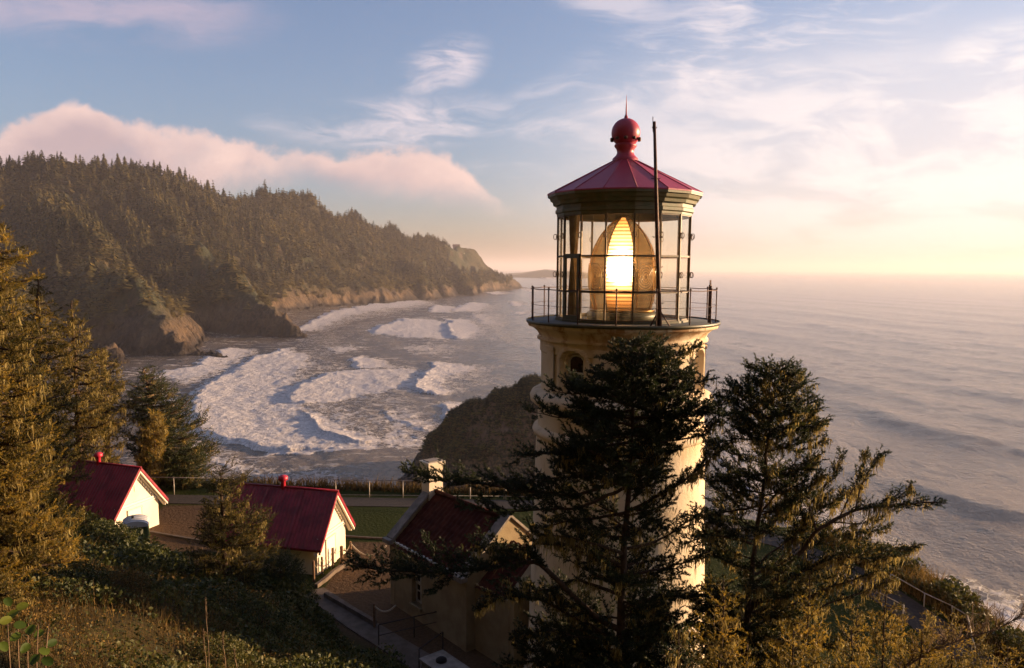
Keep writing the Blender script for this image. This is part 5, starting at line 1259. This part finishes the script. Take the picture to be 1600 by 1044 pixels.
# bare twiggy shrubs on the slope
def bare_shrub(label, px, py, Y, h, seed, n=34):
    rg = np.random.default_rng(seed); b_ = gp(px, py, Y); tv_, tf_ = [], []
    for i in range(n):
        o = rg.normal(size=3) * [.18, .18, 0]; d = unit(np.array([.45 * rg.normal(), .45 * rg.normal(), 1.0])); L1 = h * (.6 + .5 * rg.random()); pp_ = [o, o + d * L1 * .5 + rg.normal(size=3) * .06, o + d * L1 + rg.normal(size=3) * .1]
        v, f = tube_np(pp_, [.014, .009, .003], 4, False); k_ = len(tv_); tv_ += v; tf_ += [tuple(a + k_ for a in z) for z in f]
        for _ in range(7):
            s_ = pp_[1] + (pp_[2] - pp_[1]) * rg.random(); e2 = s_ + unit(d + rg.normal(size=3) * .6) * (.12 + .3 * rg.random()); v, f = tube_np([s_, e2], [.005, .002], 3, False); k_ = len(tv_); tv_ += v; tf_ += [tuple(a + k_ for a in z) for z in f]
    o = MB().add(tv_, tf_, True).build('bare_shrub', DEADW, None, tuple(b_)); tag(o, label, 'shrub')
bare_shrub('leafless twiggy shrub on the slope left of the bushy spruce', 322, 880, 24, 1.5, 5)
bare_shrub('leafless twiggy shrub against the brown yard, furthest left of the bushy spruce', 300, 870, 25, 1.0, 6, 22)
# ---- ground cover on the slope, the cliff edges and behind the fences
def cover(name, n, region, mat_, size, hgt, seed, label, blade=False, dens=None, tone0=.45):
    rg = np.random.default_rng(seed); x0, x1, y0, y1 = region; m = n * 6
    x = x0 + (x1 - x0) * rg.random(m); y = y0 + (y1 - y0) * rg.random(m); d = np.hypot(x, y)
    keep = rg.random(m) < np.clip((9.0 / d) ** 1.2, 0, 1) * (dens(x, y) if dens else 1); x, y, d = x[keep][:n], y[keep][:n], d[keep][:n]; n = len(x)
    z = ground_z(x, y); hh = hgt(x, y) if callable(hgt) else np.full(n, hgt); kk = size * (.5 + 1.0 * rg.random(n) ** 1.5) * np.clip(d / 14, .75, 2.6)
    if blade:
        L = hh * (.35 + .8 * rg.random(n)); a = rg.random(n) * 6.28; lean = rg.normal(size=(n, 2)) * .32 * L[:, None]
        o = np.stack([x, y, z], 1); w_ = np.stack([np.cos(a), np.sin(a), 0 * a], 1) * kk[:, None]; tip = o + np.stack([lean[:, 0], lean[:, 1], L], 1); mdp = o + np.stack([lean[:, 0] * .3, lean[:, 1] * .3, L * .55], 1)
        V_ = np.stack([o - w_, o + w_, mdp + w_ * .7, mdp - w_ * .7, tip], 1).reshape(-1, 3); b_ = np.arange(n)[:, None] * 5
        F_ = np.concatenate([b_ + [0, 1, 2], b_ + [0, 2, 3], b_ + [3, 2, 4]], 1).reshape(-1, 3); rep = 3; up_ = np.full(n, .5)
    else:
        up_ = rg.random(n) ** .7; o = np.stack([x, y, z + hh * up_], 1); ax = unit(rg.normal(size=(n, 3)) + [0, 0, .25]); sd = unit(np.cross(ax, rg.normal(size=(n, 3)))); nn = np.cross(ax, sd)
        k3 = kk[:, None]; V_ = np.stack([o - ax * k3, o + sd * k3 * .62 + nn * k3 * .2, o + ax * k3, o - sd * k3 * .62 + nn * k3 * .2], 1).reshape(-1, 3); b_ = np.arange(n)[:, None] * 4
        F_ = np.concatenate([b_ + [0, 1, 2], b_ + [0, 2, 3]], 1).reshape(-1, 3); rep = 2
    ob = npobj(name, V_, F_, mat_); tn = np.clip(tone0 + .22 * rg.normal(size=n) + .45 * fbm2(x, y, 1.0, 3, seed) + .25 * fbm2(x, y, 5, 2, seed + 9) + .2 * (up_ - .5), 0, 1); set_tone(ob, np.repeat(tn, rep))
    tag(ob, label, 'ground cover', kind='stuff'); return ob
footd = lambda x, y: np.interp(x, FOOT[:, 0], FOOT[:, 1]) - y
green_h = lambda x, y: (.12 + 1.0 * sstep(-.5, .55, fbm2(x, y, 1.7, 3, 71))) * sstep(.0, 1.5, footd(x, y)) * (.55 + .6 * sstep(9, 2, footd(x, y)))
gd_ = lambda x, y: (footd(x, y) > 0) * np.clip(.35 + 1.2 * sstep(11, 4, footd(x, y)) + .8 * fbm2(x, y, 2.5, 2, 77), .12, 1)
cover('cliff_brush', 50000, (13.5, 22, 14, 36), BRUSH, .007, lambda x, y: .8 + .5 * fbm2(x, y, 1.8, 3, 14), 106, 'golden brown brush on the right cliff edge', blade=True, dens=lambda x, y: (x > np.interp(y, [18, 27, 33], [15.8, 15.8, 14.5])) * 1.0, tone0=.55)
bd_ = lambda x, y: (footd(x, y) > .5) * np.clip(sstep(3, 9, footd(x, y)) + .2, 0, 1) * np.clip(.7 + 1.1 * fbm2(x, y, 2.2, 2, 78), .05, 1)
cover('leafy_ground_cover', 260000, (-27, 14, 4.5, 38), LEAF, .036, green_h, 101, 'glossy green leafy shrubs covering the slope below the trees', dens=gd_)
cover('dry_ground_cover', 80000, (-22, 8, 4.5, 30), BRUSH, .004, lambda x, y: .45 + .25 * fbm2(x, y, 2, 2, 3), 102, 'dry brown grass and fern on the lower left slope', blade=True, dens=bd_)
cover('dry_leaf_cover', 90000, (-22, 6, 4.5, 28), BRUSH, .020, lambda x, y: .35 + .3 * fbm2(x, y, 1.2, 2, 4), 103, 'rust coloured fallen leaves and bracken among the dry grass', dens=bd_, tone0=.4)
edge_d = lambda x, y: ((x > np.interp(y, [18, 27, 33], [15.9, 15.9, 14.6])) & (x < 22)) | ((y > np.interp(x, BACK[:, 0], BACK[:, 1]) - .9))
cover('cliff_edge_cover', 110000, (13.5, 24, 14, 38), LEAF, .034, lambda x, y: .6 + .8 * fbm2(x, y, 1.8, 3, 13), 104, 'olive green bushes along the right cliff edge', dens=edge_d, tone0=.6)
cover('fence_brush', 60000, (-26, 14, 39, 62), BRUSH, .010, lambda x, y: .55 + .5 * fbm2(x, y, 1.8, 3, 14), 105, 'dry brown brush growing behind the far white rail', blade=True, dens=lambda x, y: (y > np.interp(x, BACK[:, 0], BACK[:, 1]) - 1.0) * 6.0, tone0=.3)
def leafy_bush(label, px, py, Y, rx, rz_, seed, mt=LEAF, tone=.55, n=5200, size=.030):
    rg = np.random.default_rng(seed); b_ = gp(px, py, Y); root = empty('bush', b_); tag(root, label, 'bush')
    u_ = unit(rg.normal(size=(n, 3))); lob = 1 + .35 * fbm2(u_[:, 0] * 2 + seed, u_[:, 1] * 2 + u_[:, 2] * 2, 1.0, 3, seed)
    o = u_ * (lob * (.55 + .45 * rg.random(n) ** .5))[:, None] * [rx, rx, rz_] + [0, 0, rz_ * .55]; ax = unit(rg.normal(size=(n, 3)) + [0, 0, .3]); sd = unit(np.cross(ax, rg.normal(size=(n, 3)))); nn = np.cross(ax, sd); k3 = (size * (.5 + .9 * rg.random((n, 1))))
    V_ = np.stack([o - ax * k3, o + sd * k3 * .6 + nn * k3 * .2, o + ax * k3, o - sd * k3 * .6 + nn * k3 * .2], 1).reshape(-1, 3); q = np.arange(n)[:, None] * 4
    ob = npobj('leaves', V_, np.concatenate([q + [0, 1, 2], q + [0, 2, 3]], 1).reshape(-1, 3), mt, root); ob['kind'] = 'stuff'
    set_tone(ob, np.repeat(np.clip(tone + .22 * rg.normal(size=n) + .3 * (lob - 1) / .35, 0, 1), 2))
    tw = MB()
    for k in range(9): d = unit(np.array([rg.normal() * .6, rg.normal() * .6, 1.0])); tw.tube([(0, 0, -.1), d * rz_ * .6 * [rx / rz_, rx / rz_, 1], d * rz_ * 1.2 * [rx / rz_, rx / rz_, 1]], [.02, .012, .005], 4)
    tw.build('stems', BARK, root)
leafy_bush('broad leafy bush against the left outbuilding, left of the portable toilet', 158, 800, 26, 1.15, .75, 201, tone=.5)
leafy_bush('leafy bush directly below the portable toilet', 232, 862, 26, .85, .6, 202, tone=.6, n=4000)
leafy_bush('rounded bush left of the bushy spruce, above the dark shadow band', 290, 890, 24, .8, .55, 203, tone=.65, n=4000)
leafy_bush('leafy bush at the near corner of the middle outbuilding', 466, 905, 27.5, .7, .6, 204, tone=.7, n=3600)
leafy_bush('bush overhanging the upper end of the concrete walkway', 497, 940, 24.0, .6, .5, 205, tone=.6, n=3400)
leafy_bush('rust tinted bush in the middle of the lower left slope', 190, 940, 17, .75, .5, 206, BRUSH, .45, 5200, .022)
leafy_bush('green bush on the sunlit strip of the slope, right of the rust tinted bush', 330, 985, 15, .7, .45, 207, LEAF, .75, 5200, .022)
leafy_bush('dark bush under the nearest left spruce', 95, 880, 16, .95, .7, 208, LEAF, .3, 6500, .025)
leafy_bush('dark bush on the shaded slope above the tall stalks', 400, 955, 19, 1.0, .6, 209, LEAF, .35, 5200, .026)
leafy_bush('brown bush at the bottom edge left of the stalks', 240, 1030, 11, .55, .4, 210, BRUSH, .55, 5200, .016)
# a few tall dry stalks and a leafy sprig close to the camera
rg = np.random.default_rng(9)
for px, y0, y1, Y, lab in ((322, 1060, 935, 7.5, 'tallest thin dry stalk at the bottom edge'), (318, 1060, 985, 7.0, 'second thin dry stalk, nodding left'), (348, 1060, 988, 6.8, 'short dry stalk right of the tall ones'), (366, 1060, 1015, 6.6, 'shortest dry stalk, furthest right of the stalks')):
    a, b_ = W(px + 4, y0, Y), W(px, y1, Y); mb = MB(); d = b_ - a; mb.tube([d * k + (0.01 * math.sin(k * 5), 0, 0) for k in np.linspace(-.3, 1, 8)], [.004] * 6 + [.003, .0015], 4)
    for q in range(26):
        c0 = d * (.72 + .28 * q / 26); e = c0 + np.array([rg.normal() * .010, rg.normal() * .01, .02]); mb.tube([c0, e], [.002, .001], 3)
    o = mb.build('dry_stalk', BARKL, None, tuple(a)); tag(o, lab, 'grass stalk', 'dry stalks at the bottom edge')
LG = leafmat('broad_leaves', [(.04, .07, .008), (.09, .13, .012), (.16, .18, .02)], .45, .4)
sp = empty('leafy_sprig', gp(20, 1060, 5.2)); tag(sp, 'sprig of large round green leaves in the lower left corner', 'plant'); B0 = np.array(sp.location)
for i, (px, py) in enumerate([(20, 960), (30, 977), (8, 970), (25, 995), (48, 985), (40, 1012), (70, 1018), (55, 1030), (12, 940), (80, 1005), (34, 948), (62, 990), (5, 1010), (75, 1034)]):
    c0 = W(px, py, 5.2 + .25 * rg.normal()) - B0; ax = unit(np.array([rg.normal(), rg.normal() * .5, rg.normal() * .6])); nn = unit(np.array([.5 + .3 * rg.normal(), -.6, .7])); sd = unit(np.cross(ax, nn)); ax = np.cross(nn, sd)
    V_ = [c0] + [c0 + ax * .038 * math.cos(a) * (1 + .12 * math.cos(a)) + sd * .029 * math.sin(a) + nn * .010 * abs(math.sin(a)) for a in np.linspace(0, 6.283, 15)[:-1]]
    F_ = [(0, k + 1, (k + 1) % 14 + 1) for k in range(14)]; o = MB().add(V_, F_, True).build('leaf', LG, sp); set_tone(o, np.full(14, rg.random()))
for k in range(5):
    MB().tube([np.array([.03 * k, 0, 0]), W(15 + 14 * k, 1030, 5.25) - B0, W(12 + 16 * k, 975, 5.25) - B0], [.006, .005, .003], 5).build('stem', BARKL, sp)

# ---- forest on the far headland
def far_tree_mesh(layers, blades, seed):
    rg = np.random.default_rng(seed); V_ = []; F_ = []; T_ = []
    for j in range(layers):
        f_ = j / layers; z = .16 + .80 * f_; r_ = .21 * (1 - f_) ** .8 + .02
        for b_ in range(blades):
            if rg.random() < .12: continue
            a = b_ * 6.283 / blades + j * .8 + rg.normal() * .3; rr = r_ * (.6 + .7 * rg.random()); c_, s_ = math.cos(a), math.sin(a); w_ = rr * .42; dz_ = .10 * (1 - f_) + .03; k = len(V_)
            V_ += [(0, 0, z + .07), (c_ * rr * .6 - s_ * w_, s_ * rr * .6 + c_ * w_, z - dz_ * .4), (c_ * rr * .6 + s_ * w_, s_ * rr * .6 - c_ * w_, z - dz_ * .4), (c_ * rr, s_ * rr, z - dz_ * (.6 + .5 * rg.random()))]
            F_ += [(k, k + 1, k + 2), (k + 1, k + 3, k + 2)]; T_ += [.4 + .25 * rg.normal()] * 2
    k = len(V_); V_ += [(.012, 0, -.1), (-.006, .01, -.1), (-.006, -.01, -.1), (0, 0, 1.0)]; F_ += [(k, k + 1, k + 3), (k + 1, k + 2, k + 3), (k + 2, k, k + 3)]; T_ += [0] * 3
    return np.array(V_, float), np.array(F_), np.clip(np.array(T_), 0, 1)
HXg, HYg, HZg = HSTEP
dzx = np.gradient(HZg, axis=0); dzy = np.gradient(HZg, axis=1)
tA = np.stack([np.gradient(HXg, axis=0), np.gradient(HYg, axis=0), dzx], -1); tB = np.stack([np.gradient(HXg, axis=1), np.gradient(HYg, axis=1), dzy], -1)
NN = np.cross(tA, tB); area = np.linalg.norm(NN[..., :2] * 0 + NN[..., 2:], axis=-1); NN = NN / (np.linalg.norm(NN, axis=-1, keepdims=True) + 1e-9)
tocam = unit(np.stack([-HXg, -HYg, CAMZ - HZg], -1)); facing = (NN * tocam).sum(-1)
hp = np.stack([HXg, HYg, HZg], -1); PXg, PYg = project(hp)
ab = HZg - SEA
spd = np.full(HXg.shape, 1e4)
for s_, k in (SPURS[0], SPURS[1]):
    q_ = crest(s_)[:9]
    for a, b_ in zip(q_[:-1], q_[1:]):
        e = (b_ - a)[:2]; tt = np.clip(((HXg - a[0]) * e[0] + (HYg - a[1]) * e[1]) / (e ** 2).sum(), 0, 1); spd = np.minimum(spd, np.hypot(HXg - a[0] - tt * e[0], HYg - a[1] - tt * e[1]))
nz_ = fbm2(HXg, HYg, 120, 3, 91)
prob = sstep(30, 60, ab + 22 * nz_) * sstep(.30, .50, NN[..., 2] + .15 * nz_) * (PXg < 698 + 8 * nz_) * sstep(-.18, .02, facing)
prob *= 1 - .9 * sstep(34 + 22 * nz_, 12, spd)
prob *= 1 - .6 * sstep(430, 452, PXg) * sstep(.0, 14, PYg - np.interp(PXg, [430, 520, 600, 690], [408, 402, 400, 396]))
prob *= np.where((PXg > -60) & (PYg > 100), 1, .12)
wgt = (prob * area).ravel(); tot_a = wgt.sum(); NT = int(min(13500, tot_a / 90))
rg = np.random.default_rng(123); pick = rg.choice(len(wgt), NT, p=wgt / wgt.sum())
tx_ = HXg.ravel()[pick] + rg.normal(size=NT) * 2; ty_ = HYg.ravel()[pick] + rg.normal(size=NT) * 2; tz_ = HZg.ravel()[pick] - 1.0
hn_ = fbm2(tx_, ty_, 45, 3, 17); th_ = (13 + 11 * rg.random(NT) ** 1.5 + 5 * hn_) * np.where(PXg.ravel()[pick] > 640, .72, 1.0); fat = 1.0 + .6 * rg.random(NT)
szpx = th_ / ty_ * (PXg.ravel()[pick] > 5) * (PXg.ravel()[pick] < 830); order = np.argsort(-szpx); single = order[:300]; rest_ = order[300:]
fm_ = []
for q in range(4):
    v, f, tn = far_tree_mesh(11, 6, 300 + q); me = mkmesh('conifer', v, f); me.materials.append(FARN); a = me.attributes.new('tone', 'FLOAT', 'FACE'); a.data.foreach_set('value', tn.astype(np.float32)); fm_.append(me)
for j, i in enumerate(single):
    o = bpy.data.objects.new('conifer', fm_[j % 4]); o.location = (tx_[i], ty_[i], tz_[i]); o.rotation_euler = (0, 0, rg.random() * 6.28); s_ = th_[i]; o.scale = (s_ * fat[i], s_ * fat[i], s_)
    S.collection.objects.link(o); tag(o, 'dark conifer among the trees on the nearer slopes of the far headland', 'tree', 'conifers on the nearer slopes of the headland')
Vs, Fs, Ts, off = [], [], [], 0
for q in range(6):
    ids = rest_[q::6]; near = q < 3
    for sel, (ly, bl_n) in ((ids[ty_[ids] < 1150], (8, 5)), (ids[ty_[ids] >= 1150], (5, 4))):
        if not len(sel): continue
        v, f, tn = far_tree_mesh(ly, bl_n, 400 + q); a = rg.random(len(sel)) * 6.28; c_, s_ = np.cos(a)[:, None], np.sin(a)[:, None]; hs = th_[sel][:, None]; ft = fat[sel][:, None]
        X = (v[None, :, 0] * c_ - v[None, :, 1] * s_) * hs * ft + tx_[sel][:, None]; Y = (v[None, :, 0] * s_ + v[None, :, 1] * c_) * hs * ft + ty_[sel][:, None]; Z = v[None, :, 2] * hs + tz_[sel][:, None]
        Vs.append(np.stack([X, Y, Z], -1).reshape(-1, 3)); Fs.append((f[None] + (np.arange(len(sel)) * len(v))[:, None, None] + off).reshape(-1, 3)); off += len(sel) * len(v)
        Ts.append(np.clip(tn[None] + .24 * rg.normal(size=(len(sel), 1)) + .9 * fbm2(tx_[sel], ty_[sel], 70, 3, 19)[:, None], 0, 1).ravel())
# low wind-cut trees and brush between the forest and the cliffs
pb = sstep(12, 26, ab + 14 * nz_) * sstep(.12, .30, NN[..., 2] + .25 * nz_) * sstep(-.12, .05, facing) * (PXg < 800) * (PXg > -60) * (1 - .8 * sstep(26, 10, spd)) * (1 - sstep(698, 706, PXg) * sstep(430, 420, PYg))
wb_2 = (pb * area / np.maximum(RY / 700, 1)).ravel(); NB = 9000; pk = rg.choice(len(wb_2), NB, p=wb_2 / wb_2.sum())
for q in range(4):
    sel = pk[q::4]; v, f, tn = far_tree_mesh(5, 5, 500 + q); a = rg.random(len(sel)) * 6.28; c_, s_ = np.cos(a)[:, None], np.sin(a)[:, None]
    hs = (5 + 8 * rg.random((len(sel), 1)) ** 2 + HYg.ravel()[sel][:, None] / 500); ft = 1.7 + 1.6 * rg.random((len(sel), 1)); bx_ = HXg.ravel()[sel] + rg.normal(size=len(sel)) * 2; by_ = HYg.ravel()[sel] + rg.normal(size=len(sel)) * 2
    X = (v[None, :, 0] * c_ - v[None, :, 1] * s_) * hs * ft + bx_[:, None]; Y = (v[None, :, 0] * s_ + v[None, :, 1] * c_) * hs * ft + by_[:, None]; Z = v[None, :, 2] * hs + HZg.ravel()[sel][:, None] - .8
    Vs.append(np.stack([X, Y, Z], -1).reshape(-1, 3)); Fs.append((f[None] + (np.arange(len(sel)) * len(v))[:, None, None] + off).reshape(-1, 3)); off += len(sel) * len(v)
    Ts.append(np.clip(tn[None] + .2 + .24 * rg.normal(size=(len(sel), 1)) + .9 * fbm2(bx_, by_, 50, 3, 20)[:, None], 0, 1).ravel())
fo_ = npobj('forest', np.concatenate(Vs), np.concatenate(Fs), FARN); set_tone(fo_, np.concatenate(Ts))
tag(fo_, 'dense conifer forest covering the far headland', 'forest', kind='stuff')

rg = np.random.default_rng(55); wi = ((IZ > SEA + 8) * (.15 + np.clip(fbm2(IX, IY, 14, 3, 66) + .2, 0, 1))).ravel(); pk = rg.choice(IZ.size, 6500, p=wi / wi.sum())
v, f, tn = far_tree_mesh(4, 5, 600); a = rg.random(len(pk)) * 6.28; c_, s_ = np.cos(a)[:, None], np.sin(a)[:, None]; hs = .7 + 1.3 * rg.random((len(pk), 1)) ** 2; ft = 1.8 + 1.5 * rg.random((len(pk), 1)); bx_ = IX.ravel()[pk] + rg.normal(size=len(pk)) * .4; by_ = IY.ravel()[pk] + rg.normal(size=len(pk)) * .4
X = (v[None, :, 0] * c_ - v[None, :, 1] * s_) * hs * ft + bx_[:, None]; Y = (v[None, :, 0] * s_ + v[None, :, 1] * c_) * hs * ft + by_[:, None]; Z = v[None, :, 2] * hs + IZ.ravel()[pk][:, None] - .2
ib_ = npobj('islet_brush', np.stack([X, Y, Z], -1).reshape(-1, 3), (f[None] + (np.arange(len(pk)) * len(v))[:, None, None]).reshape(-1, 3), FARN)
set_tone(ib_, np.clip(tn[None] - .05 + .3 * rg.normal(size=(len(pk), 1)) + .5 * fbm2(bx_, by_, 9, 3, 67)[:, None], 0, 1).ravel()); tag(ib_, 'wind cut brush covering the dark islet behind the tower', 'brush', kind='stuff')
# ---------------------------------------------------------------- the sea air
hz = MB().box((0, 28000, (SEA - 9 + 215) / 2), (70000, 64000, 215 - SEA + 9)).build('haze')
hm = bpy.data.materials.new('sea_air'); hm.use_nodes = True; hm.node_tree.nodes.clear()
o_ = hm.node_tree.nodes.new('ShaderNodeOutputMaterial'); pv = hm.node_tree.nodes.new('ShaderNodeVolumePrincipled')
pv.inputs['Density'].default_value = HAZE; pv.inputs['Color'].default_value = (.96, .88, .90, 1); pv.inputs['Anisotropy'].default_value = .25
hm.node_tree.links.new(pv.outputs[0], o_.inputs['Volume']); hz.data.materials.append(hm)
tag(hz, kind='stuff'); hz['label'] = 'thin pinkish sea haze over the bay'; hz['category'] = 'haze'
hz.display_type = 'WIRE'
